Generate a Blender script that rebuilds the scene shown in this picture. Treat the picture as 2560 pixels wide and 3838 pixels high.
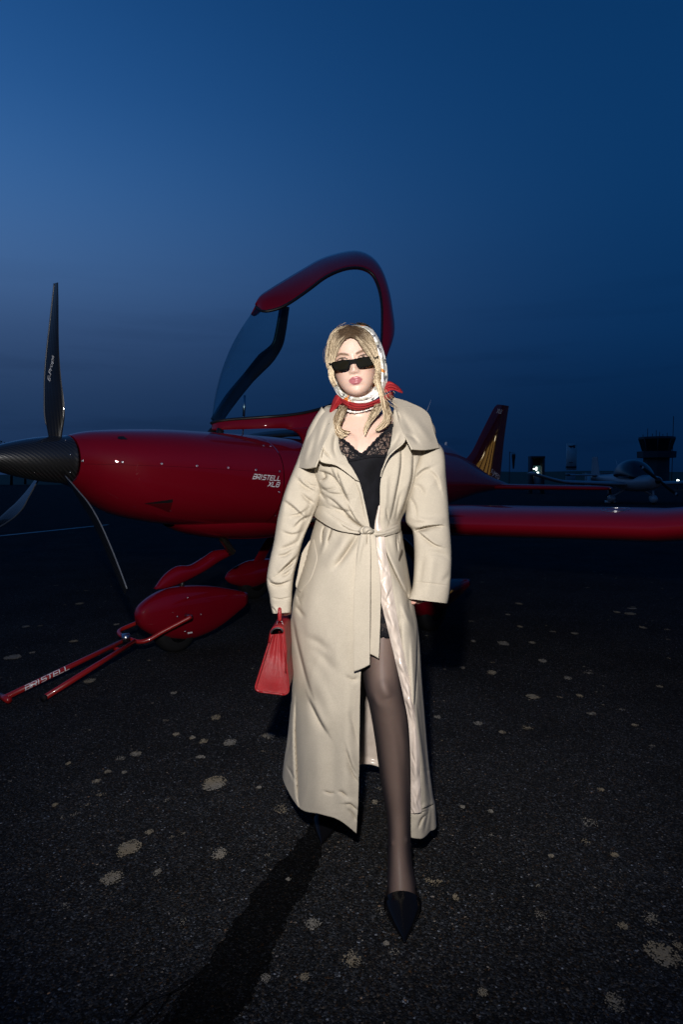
import bpy, bmesh, math, random
import numpy as np
from mathutils import Vector, Matrix
from mathutils.bvhtree import BVHTree

random.seed(7)
rng = np.random.default_rng(7)
R = math.radians
scene = bpy.context.scene
for o in list(bpy.data.objects):
    bpy.data.objects.remove(o)

# ------------------------------------------------------------------ camera
FPX, CX, CY, HZ, CAMH = 2400.0, 1280.0, 1919.0, 1785.0, 1.25      # photograph is 2560 x 3838
PITCH = math.atan((CY - HZ) / FPX)
cam_data = bpy.data.cameras.new('camera')
cam_data.sensor_fit = 'VERTICAL'
cam_data.sensor_height = 36.0
cam_data.lens = 36.0 * FPX / 3838.0
cam_data.clip_start = 0.05
cam_data.clip_end = 6000.0
cam = bpy.data.objects.new('camera', cam_data)
scene.collection.objects.link(cam)
cam.location = (0, 0, CAMH)
cam.rotation_euler = (math.pi / 2 - PITCH, 0, 0)
scene.camera = cam

# ------------------------------------------------------------------ dusk sky
world = bpy.data.worlds.new('World')
scene.world = world
world.use_nodes = True
wn, wl = world.node_tree.nodes, world.node_tree.links
wn.clear()
w_out = wn.new('ShaderNodeOutputWorld')
w_bg = wn.new('ShaderNodeBackground')
w_tc = wn.new('ShaderNodeTexCoord')
w_sep = wn.new('ShaderNodeSeparateXYZ')
wl.new(w_tc.outputs['Generated'], w_sep.inputs[0])


def w_math(op, a, b=None, clamp=False):
    n = wn.new('ShaderNodeMath')
    n.operation = op
    n.use_clamp = clamp
    for i, v in enumerate((a, b)):
        if v is None:
            continue
        if isinstance(v, (int, float)):
            n.inputs[i].default_value = v
        else:
            wl.new(v, n.inputs[i])
    return n.outputs[0]


def w_ramp(fac, stops):
    n = wn.new('ShaderNodeValToRGB')
    n.color_ramp.interpolation = 'B_SPLINE'
    el = n.color_ramp.elements
    while len(el) < len(stops):
        el.new(0.5)
    for e, (p, c) in zip(el, stops):
        e.position = p
        e.color = (*c, 1)
    wl.new(fac, n.inputs[0])
    return n.outputs[0]


# elevation ramps: one for the afterglow side (left of the picture), one for the side away from it
w_el = w_math('MAXIMUM', w_sep.outputs[2], 0.0)
glow = w_ramp(w_el, [(0.0, (0.011, 0.031, 0.090)), (0.10, (0.017, 0.046, 0.118)), (0.20, (0.042, 0.088, 0.205)), (0.28, (0.066, 0.152, 0.345)),
                     (0.38, (0.046, 0.150, 0.385)), (0.48, (0.022, 0.108, 0.325)), (0.60, (0.011, 0.075, 0.248)), (1.0, (0.005, 0.040, 0.14))])
away = w_ramp(w_el, [(0.0, (0.0013, 0.0125, 0.048)), (0.10, (0.0018, 0.0180, 0.067)), (0.20, (0.0028, 0.0290, 0.105)), (0.38, (0.0040, 0.0440, 0.152)),
                     (0.60, (0.0030, 0.0390, 0.141)), (1.0, (0.0018, 0.024, 0.095))])
# horizontal direction cosine towards the afterglow, which lies to the left and a little ahead
w_hl = w_math('SQRT', w_math('ADD', w_math('MULTIPLY', w_sep.outputs[0], w_sep.outputs[0]), w_math('ADD', w_math('MULTIPLY', w_sep.outputs[1], w_sep.outputs[1]), 0.02)))
GA = R(58)
w_dot = w_math('DIVIDE', w_math('ADD', w_math('MULTIPLY', w_sep.outputs[0], -math.sin(GA)), w_math('MULTIPLY', w_sep.outputs[1], math.cos(GA))), w_hl)
w_gf = w_math('MULTIPLY', w_math('POWER', w_math('MAXIMUM', w_dot, 0.0), 2.2), 1.28, True)
w_mix = wn.new('ShaderNodeMixRGB')
wl.new(w_gf, w_mix.inputs[0])
wl.new(away, w_mix.inputs[1])
wl.new(glow, w_mix.inputs[2])
# thin stratus streaks low in the sky
w_map = wn.new('ShaderNodeMapping')
w_map.inputs['Rotation'].default_value = (0, R(5), R(20))
w_map.inputs['Scale'].default_value = (1.2, 1.2, 13.0)
wl.new(w_tc.outputs['Generated'], w_map.inputs[0])
w_noise = wn.new('ShaderNodeTexNoise')
w_noise.inputs['Scale'].default_value = 2.3
w_noise.inputs['Detail'].default_value = 5.0
w_noise.inputs['Roughness'].default_value = 0.55
wl.new(w_map.outputs[0], w_noise.inputs['Vector'])
w_cm = wn.new('ShaderNodeMapRange')
w_cm.interpolation_type = 'SMOOTHSTEP'
w_cm.inputs[1].default_value = 0.48
w_cm.inputs[2].default_value = 0.70
w_cm.inputs[4].default_value = 0.42
wl.new(w_noise.outputs[0], w_cm.inputs[0])
w_low = wn.new('ShaderNodeMapRange')
w_low.interpolation_type = 'SMOOTHSTEP'
w_low.inputs[1].default_value = 0.36
w_low.inputs[2].default_value = 0.10
wl.new(w_sep.outputs[2], w_low.inputs[0])
w_cf = w_math('MULTIPLY', w_cm.outputs[0], w_low.outputs[0])
w_cl = wn.new('ShaderNodeMixRGB')
w_cl.blend_type = 'MIX'
wl.new(w_cf, w_cl.inputs[0])
wl.new(w_mix.outputs[0], w_cl.inputs[1])
w_dark = wn.new('ShaderNodeMixRGB')
w_dark.blend_type = 'MULTIPLY'
w_dark.inputs[0].default_value = 1.0
w_dark.inputs[2].default_value = (0.62, 0.66, 0.70, 1)
wl.new(w_mix.outputs[0], w_dark.inputs[1])
wl.new(w_dark.outputs[0], w_cl.inputs[2])
# below the horizon the world is as dark as the ground
w_hor = wn.new('ShaderNodeMapRange')
w_hor.inputs[1].default_value = -0.02
w_hor.inputs[2].default_value = 0.0
w_hor.inputs[3].default_value = 0.1
wl.new(w_sep.outputs[2], w_hor.inputs[0])
wl.new(w_cl.outputs[0], w_bg.inputs[0])
wl.new(w_math('MULTIPLY', w_hor.outputs[0], 0.90), w_bg.inputs[1])
wl.new(w_bg.outputs[0], w_out.inputs[0])

# ------------------------------------------------------------------ the photographer's flash, held above the camera
fl = bpy.data.lights.new('camera_flash', 'SPOT')
fl.energy = 340.0
fl.color = (1.0, 0.965, 0.925)
fl.shadow_soft_size = 0.035
fl.spot_size = R(100)
fl.spot_blend = 1.0
flash = bpy.data.objects.new('camera_flash', fl)
scene.collection.objects.link(flash)
flash.location = (-0.10, -0.02, 1.68)
flash.rotation_euler = (Vector((0.02, 2.1, 1.42)) - Vector(flash.location)).to_track_quat('-Z', 'Y').to_euler()

scene.view_settings.view_transform = 'Standard'
scene.view_settings.look = 'None'
scene.view_settings.exposure = 0.0
scene.view_settings.gamma = 1.0
scene.view_settings.use_curve_mapping = False
scene.cycles.use_denoising = True
scene.cycles.max_bounces = 8
scene.cycles.transparent_max_bounces = 24
scene.cycles.sample_clamp_indirect = 4.0

# ------------------------------------------------------------------ helpers
CAM = np.array([0, 0, CAMH])
cp, sp = math.cos(PITCH), math.sin(PITCH)


def ray(px, py):
    a, b = (px - CX) / FPX, (CY - py) / FPX
    return np.array([a, cp + b * sp, -sp + b * cp])


def W(px, py, Y):
    """the point at depth Y (metres in front of the camera) seen at picture position px, py"""
    d = ray(px, py)
    return CAM + d * (Y / d[1])


def G(px, py, z=0.0):
    d = ray(px, py)
    return CAM + d * ((z - CAMH) / d[2])


def project(p):
    d = np.asarray(p, float) - CAM
    zc = d[1] * cp - d[2] * sp
    return CX + FPX * d[0] / zc, CY - FPX * (d[1] * sp + d[2] * cp) / zc


def link(o):
    scene.collection.objects.link(o)
    return o


def empty(name, loc, label=None, cat=None, group=None):
    o = bpy.data.objects.new(name, None)
    o.empty_display_size = 0.2
    o.location = loc
    link(o)
    tag(o, label, cat, group)
    return o


def tag(o, label=None, cat=None, group=None, kind=None):
    if label: o['label'] = label
    if cat: o['category'] = cat
    if group: o['group'] = group
    if kind: o['kind'] = kind
    return o


def origin(parent):
    v = Vector((0, 0, 0))
    while parent is not None:
        v += parent.location
        parent = parent.parent
    return v


def mk(name, verts, faces, mat, parent=None, smooth=True, sharp=None):
    """one mesh object from world-space vertices"""
    v = np.asarray(verts, float).reshape(-1, 3)
    off = np.array(origin(parent))
    me = bpy.data.meshes.new(name)
    me.from_pydata((v - off).tolist(), [], [list(map(int, f)) for f in faces])
    me.validate()
    bm = bmesh.new(); bm.from_mesh(me)
    bmesh.ops.recalc_face_normals(bm, faces=bm.faces)
    bm.to_mesh(me); bm.free()
    if smooth:
        me.polygons.foreach_set('use_smooth', [True] * len(me.polygons))
        if sharp:
            me.set_sharp_from_angle(angle=R(sharp))
    if mat is not None:
        me.materials.append(mat)
    o = bpy.data.objects.new(name, me)
    link(o)
    o.parent = parent
    return o


def solid(o, t, offset=0.0):
    m = o.modifiers.new('solid', 'SOLIDIFY')
    m.thickness = t
    m.offset = offset
    return o


def bev(o, w, seg=2):
    m = o.modifiers.new('bev', 'BEVEL')
    m.width = w
    m.segments = seg
    m.limit_method = 'ANGLE'
    return o


class Geo:
    """collects shapes into one vertex / face list"""
    def __init__(self):
        self.v, self.f = [], []

    def add(self, v, f):
        n = len(self.v)
        self.v.extend(np.asarray(v, float).tolist())
        self.f.extend([[i + n for i in q] for q in f])
        return self

    def grid(self, P, cu=False, cv=False):
        n, m = P.shape[:2]
        f = []
        for i in range(n if cu else n - 1):
            for j in range(m if cv else m - 1):
                a, b = i, (i + 1) % n
                c, d = j, (j + 1) % m
                f.append([a * m + c, a * m + d, b * m + d, b * m + c])
        return self.add(P.reshape(-1, 3), f)

    def box(self, c, s, rz=0.0, taper=1.0):
        x, y, z = np.array(s) / 2.0
        v = []
        for dz, k in ((-z, 1.0), (z, taper)):
            for dx, dy in ((-x, -y), (x, -y), (x, y), (-x, y)):
                X, Y = dx * k, dy * k
                v.append((c[0] + X * math.cos(rz) - Y * math.sin(rz), c[1] + X * math.sin(rz) + Y * math.cos(rz), c[2] + dz))
        return self.add(v, [[3, 2, 1, 0], [4, 5, 6, 7], [0, 1, 5, 4], [1, 2, 6, 5], [2, 3, 7, 6], [3, 0, 4, 7]])

    def tube(self, pts, r, n=10, caps=True):
        pts = np.asarray(pts, float)
        k = len(pts)
        rr = np.broadcast_to(np.asarray(r, float), (k,)) if np.ndim(r) < 2 else r
        t = np.gradient(pts, axis=0)
        t /= np.linalg.norm(t, axis=1)[:, None] + 1e-12
        up = np.array([0, 0, 1.0]) if abs(t[0][2]) < 0.9 else np.array([1.0, 0, 0])
        P = np.zeros((k, n, 3))
        a = np.cross(t[0], up); a /= np.linalg.norm(a)
        w = 2 * math.pi * np.arange(n) / n
        cw_, sw_ = np.cos(w)[:, None], np.sin(w)[:, None]
        for i in range(k):
            a = a - t[i] * np.dot(a, t[i]); a /= np.linalg.norm(a)
            b = np.cross(t[i], a)
            P[i] = pts[i] + rr[i] * (cw_ * a + sw_ * b)
        n0 = len(self.v)
        self.grid(P, cv=True)
        if caps:
            self.f.append([n0 + j for j in range(n)][::-1])
            self.f.append([n0 + (k - 1) * n + j for j in range(n)])
        return self

    def ball(self, c, r, nu=8, nv=6, sc=(1, 1, 1)):
        P = np.zeros((nv + 1, nu, 3))
        for i in range(nv + 1):
            a = math.pi * i / nv
            for j in range(nu):
                w = 2 * math.pi * j / nu
                P[i, j] = (c[0] + r * sc[0] * math.sin(a) * math.cos(w), c[1] + r * sc[1] * math.sin(a) * math.sin(w), c[2] + r * sc[2] * math.cos(a))
        return self.grid(P, cv=True)

    def build(self, name, mat, parent=None, smooth=True, sharp=None):
        return mk(name, self.v, self.f, mat, parent, smooth, sharp)


def cr_many(C, n):
    """Catmull-Rom along axis 0 for a whole array of control rows"""
    P = np.asarray(C, float)
    Q = np.concatenate([2 * P[:1] - P[1:2], P, 2 * P[-1:] - P[-2:-1]])
    u = np.linspace(0, len(P) - 1 - 1e-9, n)
    i = u.astype(int)
    t = (u - i).reshape((-1,) + (1,) * (P.ndim - 1))
    p0, p1, p2, p3 = Q[i], Q[i + 1], Q[i + 2], Q[i + 3]
    return 0.5 * (2 * p1 + (p2 - p0) * t + (2 * p0 - 5 * p1 + 4 * p2 - p3) * t * t + (3 * p1 - p0 - 3 * p2 + p3) * t ** 3)


def cr(pts, n):
    """Catmull-Rom resample of control points to n samples, uniform in the parameter"""
    P = np.asarray(pts, float)
    if len(P) == 2:
        t = np.linspace(0, 1, n)[:, None]
        return P[0] * (1 - t) + P[1] * t
    return cr_many(P, n)


def resample(pts, n):
    """smooth curve through pts, sampled evenly by length"""
    D = cr(pts, max(200, n * 4))
    s = np.concatenate([[0], np.cumsum(np.linalg.norm(np.diff(D, axis=0), axis=1))])
    t = np.linspace(0, s[-1], n)
    return np.stack([np.interp(t, s, D[:, k]) for k in range(D.shape[1])], 1)


def patch(ctrl, nu, nv):
    """tensor product surface through a control net [rows][cols][k]"""
    C = np.asarray(ctrl, float)
    A = np.swapaxes(cr_many(np.swapaxes(C, 0, 1), nv), 0, 1)
    return cr_many(A, nu)


def pxgrid(A):
    """picture grid (px, py, Y) -> world grid"""
    u, w = (A[..., 0] - CX) / FPX, (CY - A[..., 1]) / FPX
    d = np.stack([u, cp + w * sp, -sp + w * cp], -1)
    return CAM + d * (A[..., 2] / d[..., 1])[..., None]


# ------------------------------------------------------------------ materials
def mat(name, col=(0.5, 0.5, 0.5), rough=0.5, metal=0.0, spec=0.5, coat=0.0, coat_rough=0.03, sheen=0.0):
    m = bpy.data.materials.new(name)
    m.use_nodes = True
    b = m.node_tree.nodes['Principled BSDF']
    b.inputs['Base Color'].default_value = (*col, 1)
    b.inputs['Roughness'].default_value = rough
    b.inputs['Metallic'].default_value = metal
    b.inputs['Specular IOR Level'].default_value = spec
    b.inputs['Coat Weight'].default_value = coat
    b.inputs['Coat Roughness'].default_value = coat_rough
    b.inputs['Sheen Weight'].default_value = sheen
    m.diffuse_color = (*col, 1)
    return m


class NT:
    def __init__(self, m):
        self.m, self.t = m, m.node_tree
        self.b = self.t.nodes.get('Principled BSDF')
        self.out = self.t.nodes.get('Material Output')

    def n(self, kind, **kw):
        x = self.t.nodes.new('ShaderNode' + kind)
        for k, v in kw.items():
            setattr(x, k, v)
        return x

    def set(self, inp, v):
        if isinstance(v, (int, float)):
            inp.default_value = v
        elif isinstance(v, tuple):
            inp.default_value = v if len(v) == len(inp.default_value) else (*v, 1)
        else:
            self.t.links.new(v, inp)

    def coord(self, which='Object', scale=(1, 1, 1), rot=(0, 0, 0)):
        tc = self.n('TexCoord')
        mp = self.n('Mapping')
        mp.inputs['Scale'].default_value = scale
        mp.inputs['Rotation'].default_value = rot
        self.t.links.new(tc.outputs[which], mp.inputs[0])
        return mp.outputs[0]

    def noise(self, vec, scale, detail=4.0, rough=0.55):
        x = self.n('TexNoise')
        self.set(x.inputs['Vector'], vec)
        x.inputs['Scale'].default_value = scale
        x.inputs['Detail'].default_value = detail
        x.inputs['Roughness'].default_value = rough
        return x.outputs[0]

    def voro(self, vec, scale, feature='F1', out='Distance', rand=1.0):
        x = self.n('TexVoronoi', feature=feature)
        self.set(x.inputs['Vector'], vec)
        x.inputs['Scale'].default_value = scale
        x.inputs['Randomness'].default_value = rand
        return x.outputs[out]

    def ramp(self, fac, stops, interp='LINEAR'):
        x = self.n('ValToRGB')
        x.color_ramp.interpolation = interp
        el = x.color_ramp.elements
        while len(el) < len(stops):
            el.new(0.5)
        for e, (p, c) in zip(el, stops):
            e.position = p
            e.color = (c, c, c, 1) if isinstance(c, (int, float)) else (*c, 1)
        self.set(x.inputs[0], fac)
        return x.outputs[0]

    def mix(self, fac, a, b, mode='MIX'):
        x = self.n('MixRGB', blend_type=mode)
        self.set(x.inputs[0], fac); self.set(x.inputs[1], a); self.set(x.inputs[2], b)
        return x.outputs[0]

    def math(self, op, a, b=0.0, clamp=False):
        x = self.n('Math', operation=op, use_clamp=clamp)
        self.set(x.inputs[0], a); self.set(x.inputs[1], b)
        return x.outputs[0]

    def bump(self, h, strength=0.3, dist=0.001, prev=None):
        x = self.n('Bump')
        x.inputs['Strength'].default_value = strength
        x.inputs['Distance'].default_value = dist
        self.set(x.inputs['Height'], h)
        if prev is not None:
            self.set(x.inputs['Normal'], prev)
        return x.outputs[0]

    def attr(self, name, out='Fac'):
        x = self.n('Attribute')
        x.attribute_name = name
        return x.outputs[out]


def m_plain(name, col, rough=0.5, var=0.25, scale=40, **kw):
    m = mat(name, col, rough, **kw)
    t = NT(m)
    n = t.noise(t.coord(), scale, 5)
    c = t.ramp(n, [(0.3, tuple(x * (1 - var) for x in col)), (0.7, tuple(min(1, x * (1 + var)) for x in col))])
    t.set(t.b.inputs['Base Color'], c)
    t.set(t.b.inputs['Normal'], t.bump(n, 0.1, 0.002))
    return m


def m_asphalt(name, base, speck=1.0, seedoff=0.0):
    m = mat(name, (base,) * 3, 0.95, spec=0.06)
    t = NT(m)
    v = t.coord()
    fine = t.noise(v, 260, 3, 0.7)
    cell = t.n('TexVoronoi'); t.set(cell.inputs['Vector'], v); cell.inputs['Scale'].default_value = 190
    cellc = t.n('SeparateColor'); t.set(cellc.inputs[0], cell.outputs['Color'])
    big = t.noise(v, 1.6, 5, 0.6)
    # aggregate: each stone has its own grey, a few are pale, reddish or ochre
    g = t.ramp(cellc.outputs[0], [(0.0, base * 0.30), (0.45, base * 0.65), (0.80, base * 1.35), (0.94, base * 2.3), (0.99, base * 3.6), (1.0, base * (3.6 + 7 * speck))])
    tint = t.ramp(cellc.outputs[1], [(0.0, (0.88, 0.97, 1.12)), (0.6, (0.95, 0.99, 1.05)), (0.85, (1.18, 1.0, 0.84)), (0.97, (1.25, 0.98, 0.72)), (1.0, (1.7, 0.9, 0.45))])
    c = t.mix(1.0, g, tint, 'MULTIPLY')
    c = t.mix(1.0, c, t.ramp(fine, [(0.25, 0.62), (0.5, 1.0), (0.8, 1.4)]), 'MULTIPLY')
    c = t.mix(1.0, c, t.ramp(big, [(0.3, 0.72), (0.7, 1.25)]), 'MULTIPLY')
    # sparse specks of pale grit
    sp_ = t.n('TexVoronoi'); t.set(sp_.inputs['Vector'], v); sp_.inputs['Scale'].default_value = 34
    sc_ = t.n('SeparateColor'); t.set(sc_.inputs[0], sp_.outputs['Color'])
    spot = t.math('MULTIPLY', t.ramp(sp_.outputs['Distance'], [(0.05, 1.0), (0.13, 0.0)]), t.ramp(sc_.outputs[0], [(0.90, 0.0), (0.92, 1.0)]))
    spot = t.math('MULTIPLY', spot, 0.55 * speck)
    c = t.mix(spot, c, (0.26, 0.25, 0.23))
    t.set(t.b.inputs['Base Color'], c)
    h = t.math('ADD', t.math('MULTIPLY', cell.outputs['Distance'], -0.8), t.math('MULTIPLY', fine, 0.8))
    t.set(t.b.inputs['Normal'], t.bump(h, 0.9, 0.008))
    return m


M = {}
M['asphalt'] = m_asphalt('asphalt', 0.0275)
M['tar'] = m_asphalt('tar', 0.0060, 0.12)
M['line'] = m_plain('line_paint', (0.62, 0.62, 0.60), 0.7, 0.3, 6)
M['grass'] = m_plain('field_grass', (0.035, 0.05, 0.02), 0.95, 0.4, 0.4)


def m_lichen():
    m = mat('lichen', (0.30, 0.27, 0.22), 0.95, spec=0.2)
    t = NT(m)
    v = t.coord()
    n = t.noise(v, 90, 5, 0.7)
    big = t.noise(v, 3.0, 2)
    a = t.ramp(n, [(0.3, (0.09, 0.082, 0.07)), (0.55, (0.19, 0.175, 0.15)), (0.8, (0.28, 0.265, 0.24))])
    c = t.mix(t.ramp(big, [(0.45, 0.0), (0.62, 0.65)]), a, (0.20, 0.155, 0.09))
    t.set(t.b.inputs['Base Color'], c)
    t.set(t.b.inputs['Normal'], t.bump(n, 0.6, 0.004))
    return m


M['lichen'] = m_lichen()

# ------------------------------------------------------------------ the ground
g = Geo()
g.add([(-2500, -300, 0), (2500, -300, 0), (2500, 3500, 0), (-2500, 3500, 0)], [[0, 1, 2, 3]])
tag(g.build('ground', M['asphalt'], smooth=False), 'dark worn asphalt apron', kind='structure')

# dark bitumen strip running from beside the rear shoe to the lower edge of the picture
Lp = [(1225, 2985), (1165, 3090), (1095, 3190), (1045, 3235), (1000, 3290), (960, 3330), (930, 3395), (885, 3450), (850, 3500), (805, 3570), (770, 3620), (720, 3680), (670, 3740), (620, 3810), (560, 3900), (480, 4050)]
Rp = [(1300, 2985), (1255, 3060), (1215, 3130), (1190, 3190), (1175, 3250), (1140, 3330), (1090, 3400), (1060, 3450), (1030, 3520), (1010, 3570), (985, 3640), (950, 3700), (915, 3760), (870, 3820), (800, 3920), (720, 4070)]
n = 180
Lr, Rr = resample(Lp, n), resample(Rp, n)
Rr[:, 0] += 14
P = np.zeros((n, 7, 3))
for i in range(n):
    a, b = G(*Lr[i]), G(*Rr[i])
    wob = [0.010 * math.sin(i * 0.37) + 0.008 * math.sin(i * 0.83 + 1) + 0.006 * math.sin(i * 1.71 + 2) + random.uniform(-.003, .003), 0.009 * math.sin(i * 0.29 + 3) + 0.007 * math.sin(i * 0.91) + 0.006 * math.sin(i * 1.53 + 1) + random.uniform(-.003, .003)]
    for j in range(7):
        t = j / 6
        P[i, j] = a * (1 - t) + b * t
    P[i, 0, 0] += wob[0] * 0.4; P[i, 6, 0] += wob[1] * 0.4
    P[i, :, 2] = 0.004
g = Geo().grid(P)
# a crack that branches from it
for pts, w in (([(770, 3640), (700, 3690), (640, 3730), (560, 3760), (480, 3830)], 0.008), ([(640, 3730), (600, 3790), (560, 3838), (520, 3900)], 0.005), ([(760, 3700), (700, 3760), (660, 3838)], 0.006)):
    C = resample(pts, 24)
    Q = np.zeros((24, 2, 3))
    for i, q in enumerate(C):
        c = G(*q); ww = w * random.uniform(0.5, 1.3) * (1 - 0.5 * i / 24)
        Q[i, 0] = c + [-ww, 0, 0.005]; Q[i, 1] = c + [ww, random.uniform(-.004, .004), 0.005]
    g.grid(Q)
tag(g.build('bitumen_strip', M['tar'], smooth=False), 'black bitumen strip sealing the asphalt', kind='structure')

# painted apron line, left behind the propeller
a, b = G(-420, 2052), G(404, 1967)
d = (b - a) / np.linalg.norm(b - a); nrm = np.array([-d[1], d[0], 0]) * 0.055
tag(Geo().add([a - nrm + [0, 0, .004], b - nrm + [0, 0, .004], b + nrm + [0, 0, .004], a + nrm + [0, 0, .004]], [[0, 1, 2, 3]]).build('painted_line', M['line'], smooth=False),
    'pale painted line on the apron', kind='structure')

# lichen crusts: blobs of small flakes, large ones where the photograph shows them (px, py, half width px, half height px)
LICHEN = [(800, 2941, 48, 30), (480, 3182, 48, 34), (822, 3204, 32, 26), (418, 3297, 42, 30), (590, 3273, 16, 14), (558, 3123, 14, 10), (508, 2828, 24, 10), (255, 2865, 10, 7),
          (402, 2896, 14, 8), (464, 2898, 11, 6), (360, 2931, 16, 9), (862, 2785, 28, 15), (763, 2781, 16, 9), (1005, 2760, 28, 12), (660, 2755, 18, 8), (752, 2840, 20, 8), (720, 2768, 10, 8),
          (808, 2692, 18, 11), (722, 2768, 11, 5), (205, 3020, 11, 8), (970, 2955, 10, 6), (335, 2555, 24, 9), (45, 2465, 32, 10), (120, 2448, 12, 4), (275, 2405, 18, 5), (295, 2264, 17, 4), (435, 2342, 12, 4),
          (1172, 3467, 33, 26), (1320, 3600, 36, 34), (1140, 3668, 24, 16), (995, 3672, 20, 18), (1448, 3540, 14, 10), (1708, 3367, 12, 13), (1810, 3726, 22, 22), (2305, 3760, 36, 40), (2487, 3582, 62, 50), (2545, 3550, 20, 20), (2335, 3476, 24, 17),
          (2305, 3208, 18, 9), (2066, 3212, 12, 7), (1735, 3028, 10, 8), (1840, 3045, 10, 7), (1793, 2713, 18, 8), (1998, 2613, 26, 10), (2175, 2610, 14, 7), (2218, 2677, 17, 6), (2255, 2963, 14, 8), (1882, 2747, 14, 7), (2380, 2720, 14, 5),
          (1888, 2413, 22, 9), (2035, 2479, 20, 8), (1995, 2410, 14, 5), (1845, 2522, 20, 9), (2130, 2543, 16, 7), (2365, 2302, 22, 5), (2315, 2296, 14, 4), (2412, 2354, 13, 5), (2155, 2376, 14, 5), (1775, 2405, 9, 5), (1405, 3010, 13, 10),
          (1945, 2264, 14, 4), (2372, 2282, 18, 3), (1735, 2505, 10, 5), (2475, 2575, 12, 5), (1905, 2305, 10, 3), (1950, 2350, 12, 4), (1640, 2690, 14, 6), (600, 2235, 14, 3), (95, 2350, 14, 4), (650, 2600, 14, 6), (1080, 3300, 9, 7)]
g = Geo()


def flakes(c, rx, ry, dens):
    ang0 = random.uniform(0, 6.28)
    lob = [random.uniform(0.72, 1.12) for _ in range(9)]
    n = max(6, int(dens))
    for _ in range(n):
        w = random.uniform(0, 2 * math.pi)
        q = random.random() ** 0.62
        k = (w + ang0) / (2 * math.pi) * 9
        i0 = int(k) % 9
        lb = lob[i0] * (1 - k % 1) + lob[(i0 + 1) % 9] * (k % 1)
        x, y = c[0] + rx * q * lb * math.cos(w), c[1] + ry * q * lb * math.sin(w)
        s = random.uniform(0.35, 1.0) * min(rx, ry) * 0.17 * (1.2 - 0.65 * q)
        s = min(max(s, 0.0018), 0.0065)
        a0 = random.uniform(0, 6.28)
        vs = []
        z = 0.0035 + random.uniform(0, 0.002)
        for e in range(5):
            r_ = s * random.uniform(0.55, 1.25)
            vs.append((x + r_ * math.cos(a0 + e * 1.2566), y + r_ * math.sin(a0 + e * 1.2566), z + random.uniform(-.0007, .0007)))
        vs.append((x, y, z + 0.0016))
        g.add(vs, [[e, (e + 1) % 5, 5] for e in range(5)])


for px, py, hx, hy in LICHEN:
    c = G(px, py)
    rx = abs(G(px + hx, py)[0] - c[0]); ry = abs(G(px, py - hy)[1] - c[1])
    flakes(c, rx, ry, 60 + 9e4 * rx * ry)
for _ in range(170):
    Y = random.uniform(1.6, 9.0)
    x = random.uniform(-0.62, 0.62) * Y
    r_ = random.choice([0.008, 0.010, 0.014, 0.02, 0.03])
    flakes((x, Y), r_, r_ * random.uniform(0.7, 1.3), 10 + 7e4 * r_ * r_ * 0.6)
tag(g.build('lichen', M['lichen'], smooth=False), 'pale grey lichen crusts spotting the asphalt', 'lichen', kind='stuff')

# ------------------------------------------------------------------ the red airplane
def m_paint(name, col):
    m = mat(name, col, 0.5, spec=0.05, coat=1.0, coat_rough=0.015)
    t = NT(m)
    v = t.coord()
    n = t.noise(v, 3.0, 3)
    c = t.mix(t.ramp(n, [(0.35, 0.0), (0.7, 0.25)]), (*col, 1), tuple(x * 0.75 for x in col))
    t.set(t.b.inputs['Base Color'], c)
    orange = t.noise(v, 900, 1)
    t.set(t.b.inputs['Coat Normal'], t.bump(orange, 0.02, 0.0004))
    return m


def m_carbon(name, scale, hi=0.06):
    """woven carbon cloth under clear lacquer: fine diagonal ribs"""
    m = mat(name, (0.012, 0.013, 0.015), 0.34, spec=0.6, coat=1.0, coat_rough=0.04)
    t = NT(m)
    w = t.n('TexWave', wave_type='BANDS', bands_direction='DIAGONAL')
    t.set(w.inputs['Vector'], t.coord('UV'))
    w.inputs['Scale'].default_value = scale
    w.inputs['Distortion'].default_value = 0.4
    w.inputs['Detail'].default_value = 1.0
    c = t.ramp(w.outputs['Fac'], [(0.35, 0.004), (0.8, hi)])
    t.set(t.b.inputs['Base Color'], c)
    t.set(t.b.inputs['Roughness'], t.ramp(w.outputs['Fac'], [(0.3, 0.5), (0.8, 0.22)]))
    t.set(t.b.inputs['Normal'], t.bump(w.outputs['Fac'], 0.35, 0.0012))
    return m


def m_glass(name, tint=(0.62, 0.81, 0.87), f0=1.25):
    m = bpy.data.materials.new(name)
    m.use_nodes = True
    t = NT(m)
    t.t.nodes.remove(t.b)
    tr = t.n('BsdfTransparent'); tr.inputs[0].default_value = (*tint, 1)
    gl = t.n('BsdfGlossy'); gl.inputs['Roughness'].default_value = 0.01
    lw = t.n('LayerWeight'); lw.inputs[0].default_value = 0.5
    f5 = t.math('POWER', lw.outputs['Facing'], 4.0)
    mx = t.n('MixShader')
    t.set(mx.inputs[0], t.math('ADD', t.math('MULTIPLY', f5, 0.55), 0.035))
    t.t.links.new(tr.outputs[0], mx.inputs[1]); t.t.links.new(gl.outputs[0], mx.inputs[2])
    t.t.links.new(mx.outputs[0], t.out.inputs[0])
    return m


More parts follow.
